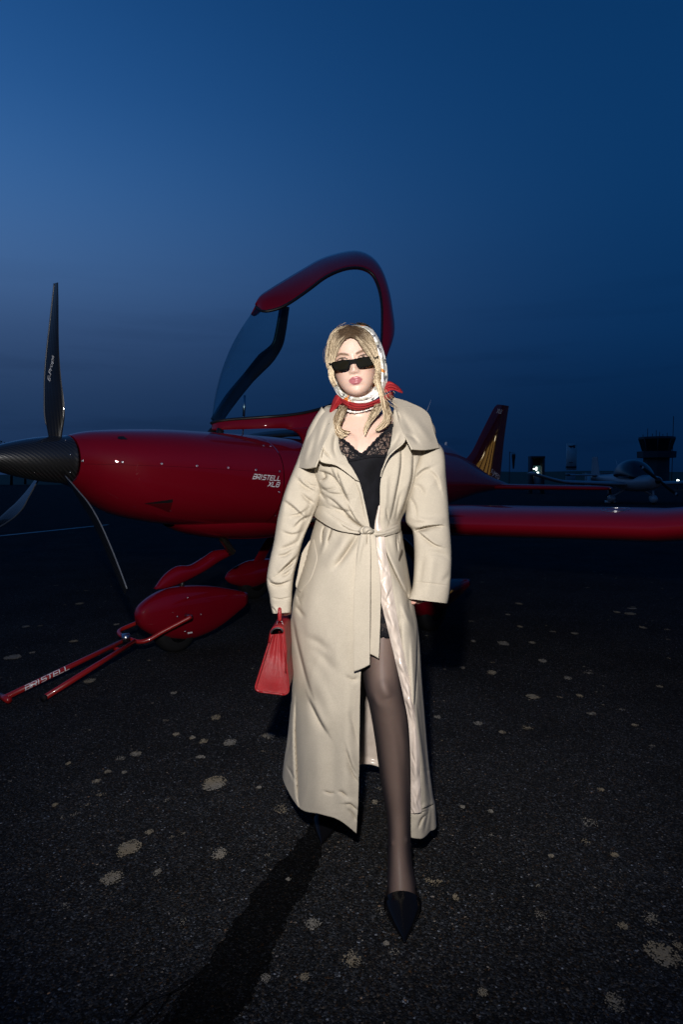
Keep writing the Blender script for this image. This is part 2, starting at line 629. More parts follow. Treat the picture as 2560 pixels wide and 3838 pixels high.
M['red'] = m_paint('red_paint', (0.185, 0.0018, 0.0095))
M['red_bar'] = mat('red_tube_paint', (0.34, 0.012, 0.010), 0.35, coat=0.6, coat_rough=0.08)
M['carbon'] = m_carbon('carbon_twill', 10, 0.022)
M['carbon_blade'] = m_carbon('carbon_blade', 9, 0.012)
M['black'] = m_plain('black_trim', (0.008, 0.008, 0.009), 0.45, 0.2, 60)
M['rubber'] = m_plain('tyre_rubber', (0.006, 0.006, 0.0065), 0.8, 0.3, 90, spec=0.3)
M['white_paint'] = m_plain('white_lettering', (0.86, 0.86, 0.86), 0.45, 0.03, 60)
M['steel'] = m_plain('screw_steel', (0.55, 0.55, 0.57), 0.28, 0.1, 200, metal=1.0)
M['exhaust'] = m_plain('exhaust_steel', (0.30, 0.25, 0.19), 0.32, 0.3, 60, metal=1.0)
M['lit_edge_strip'] = m_plain('lit_edge_strip', (0.11, 0.12, 0.14), 0.35, 0.1, 40)  # bluish grey standing in for light along the blade edges
M['glass'] = m_glass('canopy_acrylic')
M['seat'] = m_plain('seat_leather', (0.012, 0.011, 0.011), 0.6, 0.3, 60)
M['dark_shaded_red'] = m_paint('dark_shaded_red_paint', (0.075, 0.002, 0.005))  # darker copy of the red: shade on the fin, own tone elsewhere

TH = R(40)
AX = np.array([math.sin(TH), math.cos(TH), 0.0])          # towards the tail
VX = np.array([math.cos(TH), -math.sin(TH), 0.0])         # towards the near (left) wing tip
HUB = np.append(W(205, 1722, 3.8755)[:2], 0.0)
HUBZ = W(205, 1722, 3.8755)[2]
K = 1.15


def Z(z):      # heights first measured for a machine 1/1.15 the size, taken about eye height
    return CAMH + (z - CAMH) * K


def PP(L, v, z):
    return HUB + L * AX + v * VX + np.array([0, 0, z])


def PV(px, py, v=0.0):
    """where the sight line px, py meets the plane's lengthwise plane at offset v -> world point"""
    d = ray(px, py)
    t = (v + np.dot(HUB - CAM * [1, 1, 0], VX)) / np.dot(d, VX)
    return CAM + d * t


def LZ(px, py, v=0.0):
    p = PV(px, py, v)
    return np.dot(p - HUB, AX), p[2]


plane = empty('airplane', tuple(PP(2.4, 0, 0)), 'red two-seat low-wing airplane with its canopy tipped open', 'airplane')

# stations: L aft of the propeller, half width, z of the widest line, top z, bottom z, upper exponent, lower exponent
ST = np.array([
    (0.085, 0.150, HUBZ, HUBZ + .150, HUBZ - .150, 2.0, 2.0),
    (0.13, 0.195, HUBZ, HUBZ + .165, HUBZ - .185, 2.0, 2.1),
    (0.22, 0.265, 1.335, 1.535, 1.09, 2.1, 2.2),
    (0.40, 0.360, 1.315, 1.553, 0.995, 2.2, 2.3),
    (0.70, 0.450, 1.29, 1.570, 0.925, 2.3, 2.4),
    (1.03, 0.520, 1.26, 1.572, 0.885, 2.4, 2.5),
    (1.36, 0.585, 1.24, 1.568, 0.855, 2.5, 2.6),
    (1.75, 0.640, 1.22, 1.560, 0.83, 2.6, 2.8),
    (2.20, 0.680, 1.20, 1.555, 0.80, 2.6, 3.0),
    (2.70, 0.690, 1.19, 1.570, 0.80, 2.5, 3.0),
    (3.20, 0.640, 1.19, 1.640, 0.82, 2.2, 3.0),
    (3.70, 0.530, 1.19, 1.690, 0.86, 2.0, 2.8),
    (4.20, 0.410, 1.18, 1.650, 0.92, 1.9, 2.6),
    (4.62, 0.320, 1.17, 1.560, 0.97, 1.9, 2.4),
    (5.06, 0.230, 1.155, 1.420, 1.02, 1.9, 2.2),
    (5.50, 0.150, 1.14, 1.280, 1.055, 2.0, 2.1),
    (5.99, 0.070, 1.13, 1.180, 1.085, 2.0, 2.0),
    (6.20, 0.020, 1.13, 1.145, 1.11, 2.0, 2.0)])


def section(L, n=72):
    q = [np.interp(L, ST[:, 0], ST[:, k]) for k in range(1, 7)]
    return q


# smooth the stations
SL = np.linspace(ST[0, 0], ST[-1, 0], 240)


def smooth_col(k):
    D = cr(np.stack([ST[:, 0], ST[:, k]], 1), 1200)
    o = np.argsort(D[:, 0])
    return np.interp(SL, D[o, 0], D[o, 1])


SC = np.stack([SL] + [smooth_col(k) for k in range(1, 7)], 1)


def fus_point(L, a, grow=0.0):
    w, zm, zt, zb, nt, nb = [np.interp(L, SC[:, 0], SC[:, k]) for k in range(1, 7)]
    ca, sa = math.cos(a), math.sin(a)
    e = nt if sa >= 0 else nb
    v = (w + grow) * math.copysign(abs(ca) ** (2 / e), ca)
    z = zm + ((zt - zm + grow) if sa >= 0 else (zm - zb + grow)) * math.copysign(abs(sa) ** (2 / e), sa)
    return PP(L, v, z)


def loft(Ls, n=72, grow=0.0):
    return np.array([[fus_point(L, 2 * math.pi * j / n, grow) for j in range(n)] for L in Ls])


FIRE = 1.36
Lc = np.concatenate([np.linspace(0.085, 0.5, 18), np.linspace(0.55, FIRE - 0.003, 18)])
Pc = loft(Lc)
gc = Geo().grid(Pc, cv=True)
lip = loft([0.087, 0.087], grow=-0.03)
gc.grid(np.stack([Pc[0], lip[0], lip[0] + AX * 0.05]), cv=True)
cowl = gc.build('cowling', M['red'], plane)
BVC = BVHTree.FromPolygons(gc.v, gc.f)
Lf = np.concatenate([np.linspace(FIRE + 0.003, 2.3, 16), np.linspace(2.4, 3.3, 14), np.linspace(3.4, 6.2, 30)])
Pf = loft(Lf)
gf = Geo()
gf.grid(Pf, cv=True)
BVF = BVHTree.FromPolygons(gf.v, gf.f)
# cockpit opening
keep = []
for q in gf.f:
    c = np.mean([gf.v[i] for i in q], axis=0)
    L, v = np.dot(c - HUB, AX), np.dot(c - HUB, VX)
    if 1.95 < L < 3.1 and abs(v) < 0.54 and c[2] > 1.4:
        continue
    keep.append(q)
gf.f = keep
fus = gf.build('fuselage', M['red'], plane)
gi = Geo()
gi.box(PP(2.5, 0, 0.93), (1.05, 1.6, 0.05), -TH)
gi.grid(np.array([[PP(1.99, v, z) for v in np.linspace(-.56, .56, 9)] for z in (0.95, 1.45)]))
gi.build('cockpit_floor', M['seat'], fus)
# glare shield over the instrument panel
gg = Geo()
P = np.array([[PP(1.80 + 0.42 * i / 8, 0.56 * math.cos(math.pi * j / 16), 1.535 + 0.10 * math.sin(math.pi * j / 16) ** 0.5 * (0.4 + 0.6 * math.sin(math.pi * min(i, 7) / 9))) for j in range(17)] for i in range(9)])
gg.grid(P)
solid(gg.build('glare_shield', M['black'], fus), 0.02)
for v in (0.28, -0.28):
    s_ = Geo()
    s_.box(PP(2.72, v, 1.10), (0.46, 0.48, 0.16), -TH)
    s_.build('seat', M['seat'], fus)
    s_ = Geo()
    P = np.array([[PP(2.92 + 0.25 * t + 0.03 * math.cos(u * 3.14), v + 0.22 * math.cos(u * math.pi), 1.15 + 0.48 * t) for u in np.linspace(0, 1, 7)] for t in np.linspace(0, 1, 6)])
    solid(s_.grid(P).build('seat_back', M['seat'], fus), 0.07)

# belly lobe under the engine, ahead of the nose leg
gl = Geo()
P = np.zeros((26, 28, 3))
for i in range(26):
    t = i / 25
    L = 0.80 + 1.55 * t
    k = max(1e-3, math.sin(math.pi * (0.02 + 0.96 * t))) ** 0.55
    for j in range(28):
        a = 2 * math.pi * j / 28
        P[i, j] = PP(L, 0.40 * k * math.cos(a), 0.93 - 0.02 * t + 0.165 * k * math.sin(a))
gl.grid(P, cv=True)
gl.build('belly_fairing', M['red'], plane)


def onto(bv, px, py, lift=0.002):
    d = Vector(ray(px, py)).normalized()
    loc, nor, idx, dist = bv.ray_cast(Vector(CAM), d)
    if loc is None:
        return None
    if nor.dot(d) > 0:
        nor = -nor
    return np.array(loc) + np.array(nor) * lift, np.array(nor)


# seam between the cowling halves and the screws that hold them
seam = resample([(268, 1738), (458, 1742), (606, 1747), (738, 1753), (855, 1760), (960, 1767), (1052, 1772)], 60)
pts = [onto(BVC, *q, 0.0005) for q in seam]
pts = [p[0] for p in pts if p]
Geo().tube(pts, 0.0011, 5).build('panel_seam', M['dark_shaded_red'], cowl)
for (px, py) in [(308, 1728), (458, 1732), (606, 1738), (738, 1746), (855, 1753), (960, 1761), (1048, 1767), (988, 1670), (1014, 1672), (1047, 1845), (1032, 1933), (985, 1995), (612, 1969), (626, 1980), (666, 2011)]:
    h = onto(BVC, px, py, 0.0) or onto(BVF, px, py, 0.0)
    if not h:
        continue
    p, nn = h
    g = Geo()
    z_ = Vector(nn); a = z_.orthogonal().normalized(); b = z_.cross(a)
    r_ = 0.0085
    ring = [[np.array(p + r_ * k * (math.cos(w) * np.array(a) + math.sin(w) * np.array(b)) + nn * hh) for w in np.linspace(0, 2 * math.pi, 10, endpoint=False)] for k, hh in ((1, 0), (0.85, 0.0025), (0.35, 0.0032), (0.25, 0.0012), (0.01, 0.0012))]
    g.grid(np.array(ring), cv=True).build('screw', M['steel'], cowl)

# spinner
SPN = [(-0.47, 0.004), (-0.45, 0.022), (-0.40, 0.048), (-0.32, 0.078), (-0.22, 0.106), (-0.12, 0.127), (-0.03, 0.139), (0.045, 0.145), (0.075, 0.146), (0.078, 0.10)]
prof = cr(SPN, 60)
P = np.array([[PP(x, r_ * math.cos(a), HUBZ + r_ * math.sin(a)) for a in np.linspace(0, 2 * math.pi, 64, endpoint=False)] for x, r_ in prof])
sg = Geo().grid(P, cv=True)
spinner = sg.build('spinner', M['carbon'], plane)


def add_uv(o, fn):
    me = o.data
    uv = me.uv_layers.new(name='UVMap')
    off = np.array(origin(o.parent))
    for l in me.loops:
        p = np.array(me.vertices[l.vertex_index].co) + off
        uv.data[l.index].uv = fn(p)


add_uv(spinner, lambda p: (np.dot(p - HUB, AX) * 2.2, math.atan2(p[2] - HUBZ, np.dot(p - HUB, VX)) * 0.145 * 2.2))
BVS = BVHTree.FromPolygons(sg.v, sg.f)
for (px, py) in [(262, 1704), (261, 1771), (228, 1812), (245, 1817), (244, 1650)]:
    h = onto(BVS, px, py, 0.0)
    if h:
        Geo().ball(h[0], 0.006, 8, 5).build('screw', M['steel'], spinner)

# propeller blades
RB = 1.035
RS = [(0.10, .060, .004, 62), (0.17, .085, .000, 55), (0.26, .118, -.004, 47), (0.36, .122, -.012, 40), (0.48, .114, -.026, 33), (0.62, .098, -.024, 27), (0.76, .080, -.008, 22), (0.90, .060, .010, 18), (1.0, .040, .022, 15)]


def blade(phi, lean=0.0):
    U = np.array([0, 0, 1.0])
    S = math.sin(phi) * VX + math.cos(phi) * U
    T = math.cos(phi) * VX - math.sin(phi) * U
    cs = cr([(a * RB, b, c, d) for a, b, c, d in RS], 48)
    P = np.zeros((48, 20, 3))
    for i, (r_, ch, sw, be) in enumerate(cs):
        be = R(be - 12)
        C = math.cos(be) * T + math.sin(be) * AX
        N = -math.sin(be) * T + math.cos(be) * AX
        ctr = HUB + np.array([0, 0, HUBZ]) + S * r_ + T * (sw + lean * (r_ / RB) ** 2) - AX * 0.0
        th = ch * (0.34 if i < 5 else 0.13 + 0.21 * math.exp(-(i - 5) / 6))
        for j in range(20):
            a = 2 * math.pi * j / 20
            x = math.cos(a)
            P[i, j] = ctr + C * ch * 0.54 * x + N * th * 0.5 * math.sin(a) * (0.65 + 0.35 * x)
    g = Geo().grid(P, cv=True)
    g.f.append(list(range(47 * 20, 48 * 20)))
    o = g.build('propeller_blade', M['carbon_blade'], plane, sharp=50)
    Geo().tube(P[8:, 10], 0.0042, 6).build('lit_leading_edge', M['lit_edge_strip'], o)  # strip added along the blade, its lit edge put into the colour
    add_uv(o, lambda p: (np.dot(p - HUB - [0, 0, HUBZ], C0) * 3.0, np.dot(p - HUB - [0, 0, HUBZ], S) * 0.18)) if False else add_uv(o, lambda p: (np.dot(p - HUB, T) * 2.6 + np.dot(p - HUB, AX) * 2.6, (np.dot(p - HUB, S)) * 0.35))
    return o, g, S, T


PHI = R(2.5)
b1, g1, S1, T1 = blade(PHI)
b2, g2, S2, T2 = blade(PHI + R(126), 0.07)
b3, g3, S3, T3 = blade(PHI + R(240))


# ---- lettering
def text2d(s, shear=0.0, spacing=1.0):
    cu = bpy.data.curves.new('txt', 'FONT')
    cu.body = s
    cu.size = 1.0
    cu.shear = shear
    cu.space_character = spacing
    cu.resolution_u = 3
    o = bpy.data.objects.new('txt', cu)
    link(o)
    dg = bpy.context.evaluated_depsgraph_get()
    me = bpy.data.meshes.new_from_object(o.evaluated_get(dg))
    v = np.array([p.co[:] for p in me.vertices])[:, :2]
    f = [list(p.vertices) for p in me.polygons]
    bpy.data.objects.remove(o); bpy.data.curves.remove(cu); bpy.data.meshes.remove(me)
    v[:, 0] -= v[:, 0].min(); v[:, 1] -= v[:, 1].min()
    v[:, 0] /= v[:, 0].max()
    v[:, 1] /= v[:, 1].max()
    return v, f


def strokes2d(words, wt=0.19, adv=1.12):
    """squared techno capitals drawn as strokes; returns unit-box vertices"""
    GL = {'B': [[(0, 1), (.85, 1), (1, .85), (1, .62), (.85, .5), (.12, .5)], [(.85, .5), (1, .38), (1, .12), (.85, 0), (0, 0), (0, .62)]],
          'R': [[(0, 0), (0, .65)], [(0, 1), (.85, 1), (1, .85), (1, .58), (.85, .42), (.1, .42)], [(.5, .42), (1, 0)]],
          'I': [[(.5, 0), (.5, 1)]], 'S': [[(1, 1), (.15, 1), (0, .85), (0, .62), (.15, .5), (.85, .5), (1, .38), (1, .12), (.85, 0), (0, 0)]],
          'T': [[(0, 1), (1, 1)], [(.5, 1), (.5, 0)]], 'E': [[(1, 1), (.1, 1), (0, .9), (0, .1), (.1, 0), (1, 0)], [(.05, .5), (.9, .5)]],
          'L': [[(0, 1), (0, .1), (.1, 0), (1, 0)]], 'X': [[(0, 0), (1, 1)], [(0, 1), (1, 0)]],
          '8': [[(.15, .5), (0, .62), (0, .88), (.15, 1), (.85, 1), (1, .88), (1, .62), (.85, .5), (.15, .5), (0, .38), (0, .12), (.15, 0), (.85, 0), (1, .12), (1, .38), (.85, .5)]]}
    v, f = [], []
    x0 = 0.0
    for ch in words:
        x0 += 0.10 if ch == 'I' else 0
        wd = 0.18 if ch == 'I' else 0.80
        for st in GL[ch]:
            for (a, b) in zip(st[:-1], st[1:]):
                A = np.array([x0 + (a[0] - (0.5 if ch == 'I' else 0)) * wd, a[1]]); B = np.array([x0 + (b[0] - (0.5 if ch == 'I' else 0)) * wd, b[1]])
                d = (B - A) / np.linalg.norm(B - A); nn = np.array([-d[1], d[0]]) * wt / 2
                A, B = A - d * wt * 0.35, B + d * wt * 0.35
                for q in range(5):
                    a0, a1 = A + (B - A) * q / 5, A + (B - A) * (q + 1) / 5
                    k = len(v)
                    v += [a0 - nn, a1 - nn, a1 + nn, a0 + nn]
                    f.append([k, k + 1, k + 2, k + 3])
        x0 += wd + 0.28 + (0.10 if ch == 'I' else 0)
    v = np.array(v)
    v[:, 0] += 0.22 * v[:, 1]
    v[:, 0] -= v[:, 0].min(); v[:, 0] /= v[:, 0].max()
    return v, f


def decal(name, vf, quad, bv, matl, parent, lift=0.002):
    """lay unit-box lettering onto a surface; quad = picture corners bottom-left, bottom-right, top-right, top-left"""
    v, f = vf
    q = np.array(quad, float)
    V = []
    for x, y in v:
        p = (q[0] * (1 - x) + q[1] * x) * (1 - y) + (q[3] * (1 - x) + q[2] * x) * y
        h = onto(bv, p[0], p[1], lift)
        V.append(h[0] if h else (0, 0, -5))
    return mk(name, V, f, matl, parent, smooth=False)


decal('lettering', strokes2d('BRISTELL'), [(945, 1794), (1049, 1802), (1052, 1786), (949, 1777)], BVC, M['white_paint'], cowl)
decal('lettering', strokes2d('XL8'), [(1002, 1822), (1047, 1825), (1050, 1809), (1005, 1806)], BVC, M['white_paint'], cowl)
BV1 = BVHTree.FromPolygons(g1.v, g1.f)
decal('lettering', text2d('E-Props', 0.35, 0.9), [(190, 1432), (206, 1332), (192, 1330), (176, 1428)], BV1, M['white_paint'], b1)

# chin intake: dark almond opening with a red lip at its lower edge
al = [(262, 1836), (280, 1832), (298, 1843), (313, 1866), (320, 1895), (305, 1902), (284, 1896), (270, 1872)]
c0 = np.mean(al, axis=0)
for nm, sc_, mt, lift in (('intake_lip', 1.12, M['red'], 0.004), ('intake_opening', 1.0, M['black'], 0.007)):
    R_ = [onto(BVC, *(c0 + (np.array(q) - c0) * sc_), lift) for q in resample(al + [al[0]], 28)[:-1]]
    R_ = [h[0] for h in R_ if h]
    if len(R_) > 8:
        cc = np.mean(R_, axis=0)
        mk(nm, R_ + [cc], [[i, (i + 1) % len(R_), len(R_)] for i in range(len(R_))], mt, cowl)
# flush side duct
def surf_poly(name, quad_rows, mt, parent, lift, bv):
    A = patch([[(*q, 0) for q in row] for row in quad_rows], 8, 12)[..., :2]
    V = np.array([[onto(bv, *A[i, j], lift)[0] for j in range(12)] for i in range(8)])
    return Geo().grid(V).build(name, mt, parent)


surf_poly('side_duct', [[(541, 1886), (590, 1879), (646, 1871)], [(545, 1888), (592, 1887), (645, 1883)]], M['black'], cowl, 0.002, BVC)
surf_poly('side_duct_ramp', [[(545, 1889), (592, 1888), (645, 1884)], [(560, 1893), (595, 1905), (634, 1921)]], M['dark_shaded_red'], cowl, 0.0015, BVC)
surf_poly('top_scoop', [[(440, 1637), (450, 1636), (462, 1636)], [(440, 1645), (452, 1648), (478, 1648)]], M['black'], cowl, 0.002, BVC)

# ---- wings
def airfoil(n=34):
    out = []
    for j in range(n):
        a = 2 * math.pi * j / n
        x = 0.5 * (1 + math.cos(a))
        t = 5 * 0.175 * (0.2969 * math.sqrt(max(x, 0)) - 0.126 * x - 0.3516 * x * x + 0.2843 * x ** 3 - 0.1036 * x ** 4)
        out.append((x, (t * 1.12 if a < math.pi else -t * 0.88)))
    return out


AF = airfoil()


def wing_grid(stations):
    """stations: (L of leading edge, v, z, chord)"""
    return np.array([[PP(L + x * ch, v, z + y * ch) for x, y in AF] for L, v, z, ch in stations])


LEL = 2.02
for sgn in (1, -1):
    st = []
    for v in np.concatenate([np.linspace(0.55, 4.3, 24), [4.42, 4.49, 4.52]]):
        ch = 1.46 - 0.10 * v
        z = 0.868 + 0.026 * v + 0.16 * max(0.0, v - 2.9)
        k = 1.0 if v <= 4.3 else math.sqrt(max(0.02, 1 - ((v - 4.3) / 0.225) ** 2))
        L = LEL + 0.02 * v
        st.append((L + ch * (1 - k) * 0.5, sgn * v, z + 0.02 * (1 - k), ch * (0.3 + 0.7 * k) if v > 4.3 else ch))
    gw = Geo().grid(wing_grid(st), cv=True)
    wing = gw.build('wing', M['red'], plane)
    if sgn == 1:
        wing['label'] = 'near red wing reaching past the woman in the coat'
        BVW = BVHTree.FromPolygons(gw.v, gw.f)
        # fuel filler ring on top of the near wing
        for r_, m_ in ((0.085, 'white_paint'), (0.06, 'steel')):
            c = None
            h = onto(BVW, 2290, 1922, 0.0)
            if h:
                c = h[0]
                top = lambda p: BVW.ray_cast(Vector((p[0], p[1], 2.0)), Vector((0, 0, -1)))[0]
                ring = [c + 0.10 * AX + r_ * (math.cos(w) * AX + math.sin(w) * VX) for w in np.linspace(0, 2 * math.pi, 33)]
                ring = [top(p) for p in ring]
                ring = [np.array(p) + [0, 0, .001] for p in ring if p is not None]
                Geo().tube(ring, 0.0026, 6).build('filler_ring', M['steel'], wing)
# wing root fairing is the belly; flap seam
# ---- tail
fin_outline_le = [(1722, 1742), (1745, 1722), (1770, 1692), (1800, 1632), (1830, 1572), (1852, 1530), (1864, 1516)]
fin_outline_te = [(1873, 1812), (1877, 1780), (1883, 1720), (1889, 1660), (1897, 1600), (1905, 1545), (1909, 1522)]
# fin 0..hinge, rudder hinge..te
le = np.array([LZ(*q) for q in resample(fin_outline_le, 24)]); te = np.array([LZ(*q) for q in resample(fin_outline_te, 24)])
Pfin, Prud = [], []
for i in range(24):
    ch = te[i, 0] - le[i, 0]
    th = 0.042 * (1 - 0.45 * i / 23)
    row, row2 = [], []
    for j in range(24):
        a = 2 * math.pi * j / 24
        x = 0.5 * (1 + math.cos(a))
        y = math.copysign(1, math.sin(a)) * (x ** 0.5) * (1 - x) ** 0.9 * 2.0 * th if 0 < j < 24 else 0
        xx = min(x, 1.0)
        zz = le[i, 1] * (1 - xx) + te[i, 1] * xx
        row.append(PP(le[i, 0] + ch * xx, y, zz))
    Pfin.append(row)
gfn = Geo().grid(np.array(Pfin), cv=True)
gfn.f.append(list(range(23 * 24, 24 * 24)))
fin = gfn.build('tail_fin', M['dark_shaded_red'], plane, sharp=60)  # same red darkened: the weak flash on the fin is put into its colour
BVN = BVHTree.FromPolygons(gfn.v, gfn.f)
decal('lettering', text2d('XL8'), [(1861, 1548), (1880, 1551), (1884, 1535), (1866, 1531)], BVN, M['white_paint'], fin)
decal('lettering', text2d('F-JMFQ'), [(1838, 1778), (1868, 1806), (1874, 1782), (1846, 1757)], BVN, M['white_paint'], fin)
hl = [onto(BVN, *q, 0.001) for q in resample([(1842, 1757), (1858, 1680), (1872, 1600), (1884, 1518)], 24)]
hl = [h[0] for h in hl if h]
Geo().tube(hl, 0.004, 5).build('rudder_gap', M['black'], fin)
for sgn in (1, -1):
    st = []
    for v in np.linspace(0.03, 1.44, 12):
        k = 1.0 if v < 1.36 else 0.8
        st.append((5.50 + 0.10 * v + (1 - k) * .2, sgn * v, 1.115 - 0.003 * v, (0.72 - 0.16 * v) * k))
    gw = Geo().grid(wing_grid([(a, b, c, d * 0.62) for a, b, c, d in st]), cv=True)
    gw.f.append([11 * len(AF) + j for j in range(len(AF))])
    gw.build('stabilizer', M['red'], plane)
# antennas
p0, p1 = PV(1598, 1548), PV(1617, 1497)
Geo().tube([PV(1580, 1600), p0, p1], [0.004, .004, .003], 6).build('whip_antenna', M['white_paint'], plane)
ag = Geo()
A = PV(1660, 1690); B = PV(1668, 1656)
ag.grid(np.array([[A + AX * x * 0.10 + VX * y for x, y in ((0, 0), (.5, .012), (1, 0), (.5, -.012))], [B + AX * (0.01 + x * 0.05) + VX * y for x, y in ((0, 0), (.5, .006), (1, 0), (.5, -.006))]]), cv=True)
ag.f.append([4, 5, 6, 7])
ag.build('blade_antenna', M['white_paint'], plane)

# ---- landing gear
def pant(outline_top, outline_bot, v0, hw, name, parent, n=30):
    T_ = np.array([LZ(*q, v0) for q in resample(outline_top, n)]); B_ = np.array([LZ(*q, v0) for q in resample(outline_bot, n)])
    P = np.zeros((n, 24, 3))
    for i in range(n):
        t = i / (n - 1)
        w = hw * min(1.0, (t / 0.32) ** 0.55 if t < 0.32 else 1.0) * (1 - 0.72 * max(0, (t - 0.4) / 0.6) ** 1.5)
        w = max(w, 0.004)
        L = (T_[i, 0] + B_[i, 0]) / 2
        zc, hh = (T_[i, 1] + B_[i, 1]) / 2, abs(T_[i, 1] - B_[i, 1]) / 2
        for j in range(24):
            a = 2 * math.pi * j / 24
            ca, sa = math.cos(a), math.sin(a)
            P[i, j] = PP(L, v0 + w * math.copysign(abs(ca) ** 0.8, ca), zc + hh * math.copysign(abs(sa) ** 0.8, sa))
    g = Geo().grid(P, cv=True)
    g.f.append(list(range(24))); g.f.append(list(range((n - 1) * 24, n * 24)))
    return g.build(name, M['red'], parent), g


def wheel(ctr, r_, w, parent):
    g = Geo()
    prof = [(-.5, .55), (-.5, .8), (-.38, .96), (-.15, 1.0), (.15, 1.0), (.38, .96), (.5, .8), (.5, .55)]
    P = np.array([[ctr + VX * (x * w) + r_ * k * (math.cos(a) * AX + math.sin(a) * np.array([0, 0, 1])) for a in np.linspace(0, 2 * math.pi, 32, endpoint=False)] for x, k in prof])
    g.grid(P, cv=True)
    o = g.build('wheel', M['rubber'], parent)
    h = Geo()
    P = np.array([[ctr + VX * (x * w) + r_ * k * (math.cos(a) * AX + math.sin(a) * np.array([0, 0, 1])) for a in np.linspace(0, 2 * math.pi, 20, endpoint=False)] for x, k in ((-.42, .02), (-.42, .56), (.42, .56), (.42, .02))])
    h.grid(P, cv=True).build('rim', M['steel'], parent)
    return o


gear = Geo()
npant, gp = pant([(506, 2310), (520, 2270), (570, 2228), (630, 2203), (700, 2195), (800, 2200), (922, 2219)],
                 [(506, 2312), (522, 2348), (570, 2378), (640, 2392), (720, 2392), (820, 2350), (920, 2268)], 0.0, 0.105, 'wheel_fairing', plane)
npant['label'] = 'red teardrop fairing over the nose wheel'
BVP = BVHTree.FromPolygons(gp.v, gp.f)
cL, cz = LZ(655, 2390)
cw = PP(cL, 0, 0.165)
wheel(PP(cL, 0, 0.166), 0.165, 0.12, npant)
decal('pressure_sticker', ([(0, 0), (1, 0), (1, 1), (0, 1)], [[0, 1, 2, 3]]), [(702, 2375), (720, 2372), (719, 2367), (701, 2369)], BVP, M['white_paint'], npant, 0.003)
for q in [(664, 2311), (752, 2303), (703, 2240), (693, 2366)]:
    h = onto(BVP, *q, 0.0)
    if h:
        Geo().ball(h[0], 0.008, 8, 5).build('screw', M['steel'], npant)
# nose leg fairing
lt = [(577, 2207), (612, 2158), (660, 2122), (712, 2117), (765, 2087), (800, 2064), (850, 2058)]
lb = [(579, 2208), (620, 2206), (687, 2182), (728, 2160), (770, 2137), (815, 2108), (862, 2082)]
T_, B_ = np.array([LZ(*q) for q in resample(lt, 20)]), np.array([LZ(*q) for q in resample(lb, 20)])
P = np.zeros((20, 16, 3))
for i in range(20):
    w = 0.012 + 0.05 * math.sin(math.pi * min(1, i / 12 * 0.5 + 0.05)) * (1 - 0.3 * i / 19)
    m_ = (T_[i] + B_[i]) / 2; h_ = (T_[i] - B_[i]) / 2
    for j in range(16):
        a = 2 * math.pi * j / 16
        q = m_ + h_ * math.sin(a)
        P[i, j] = PP(q[0], w * math.cos(a), q[1])
g = Geo().grid(P, cv=True)
g.f.append(list(range(16))); g.f.append(list(range(19 * 16, 20 * 16)))
g.build('nose_leg', M['red'], plane)
# strut from leg fairing to wheel
Geo().tube([PP(*(lambda q: (q[0], 0, q[1]))(LZ(680, 2210))), PP(*(lambda q: (q[0], 0, q[1]))(LZ(683, 2170)))], 0.018, 8).build('nose_strut', M['black'], plane)
# exhaust stub
e0, e1 = PV(846, 2036, 0.12), PV(872, 2072, 0.12)
eg = Geo()
ed = (e1 - e0) / np.linalg.norm(e1 - e0)
eg.tube([e0 - ed * 0.05, e0, e1], 0.028, 18, caps=False)
eg.tube([e1 - ed * 0.004, e1, e1 - ed * 0.06], [0.028, 0.0255, 0.0255], 18, caps=False)
eg.build('exhaust_pipe', M['exhaust'], plane)
# main gear: spring leg, fairing and wheel on each side
for sgn in (1, -1):
    v0 = sgn * 1.06
    L0 = 2.60
    P = np.zeros((24, 22, 3))
    for i in range(24):
        t = i / 23
        w = max(.004, 0.115 * min(1, (t / 0.3) ** 0.5 if t < .3 else 1) * (1 - 0.8 * max(0, (t - .42) / .58) ** 1.4))
        hh = max(.01, 0.14 * min(1, (t / 0.3) ** 0.5 if t < .3 else 1) * (1 - 0.75 * max(0, (t - .4) / .6) ** 1.3))
        zc = 0.255 + 0.08 * max(0, t - 0.35)
        for j in range(22):
            a = 2 * math.pi * j / 22
            P[i, j] = PP(L0 - 0.42 + 1.0 * t, v0 + w * math.cos(a), zc + hh * math.sin(a))
    g = Geo().grid(P, cv=True)
    g.f.append(list(range(22))); g.f.append(list(range(23 * 22, 24 * 22)))
    mp_ = g.build('wheel_fairing', M['red'], plane)
    wheel(PP(L0 - 0.05, v0, 0.19), 0.19, 0.13, mp_)
    lg = Geo()
    C = resample([tuple(PP(L0, sgn * 0.45, 0.86)), tuple(PP(L0, sgn * 0.8, 0.66)), tuple(PP(L0, sgn * 1.05, 0.36))], 12)
    P = np.array([[c + AX * 0.075 * math.cos(a) + np.array([0, 0, 0.016]) * math.sin(a) + VX * sgn * 0.01 * math.sin(a) for a in np.linspace(0, 2 * math.pi, 12, endpoint=False)] for c in C])
    lg.grid(P, cv=True).build('main_leg', M['red'], plane)

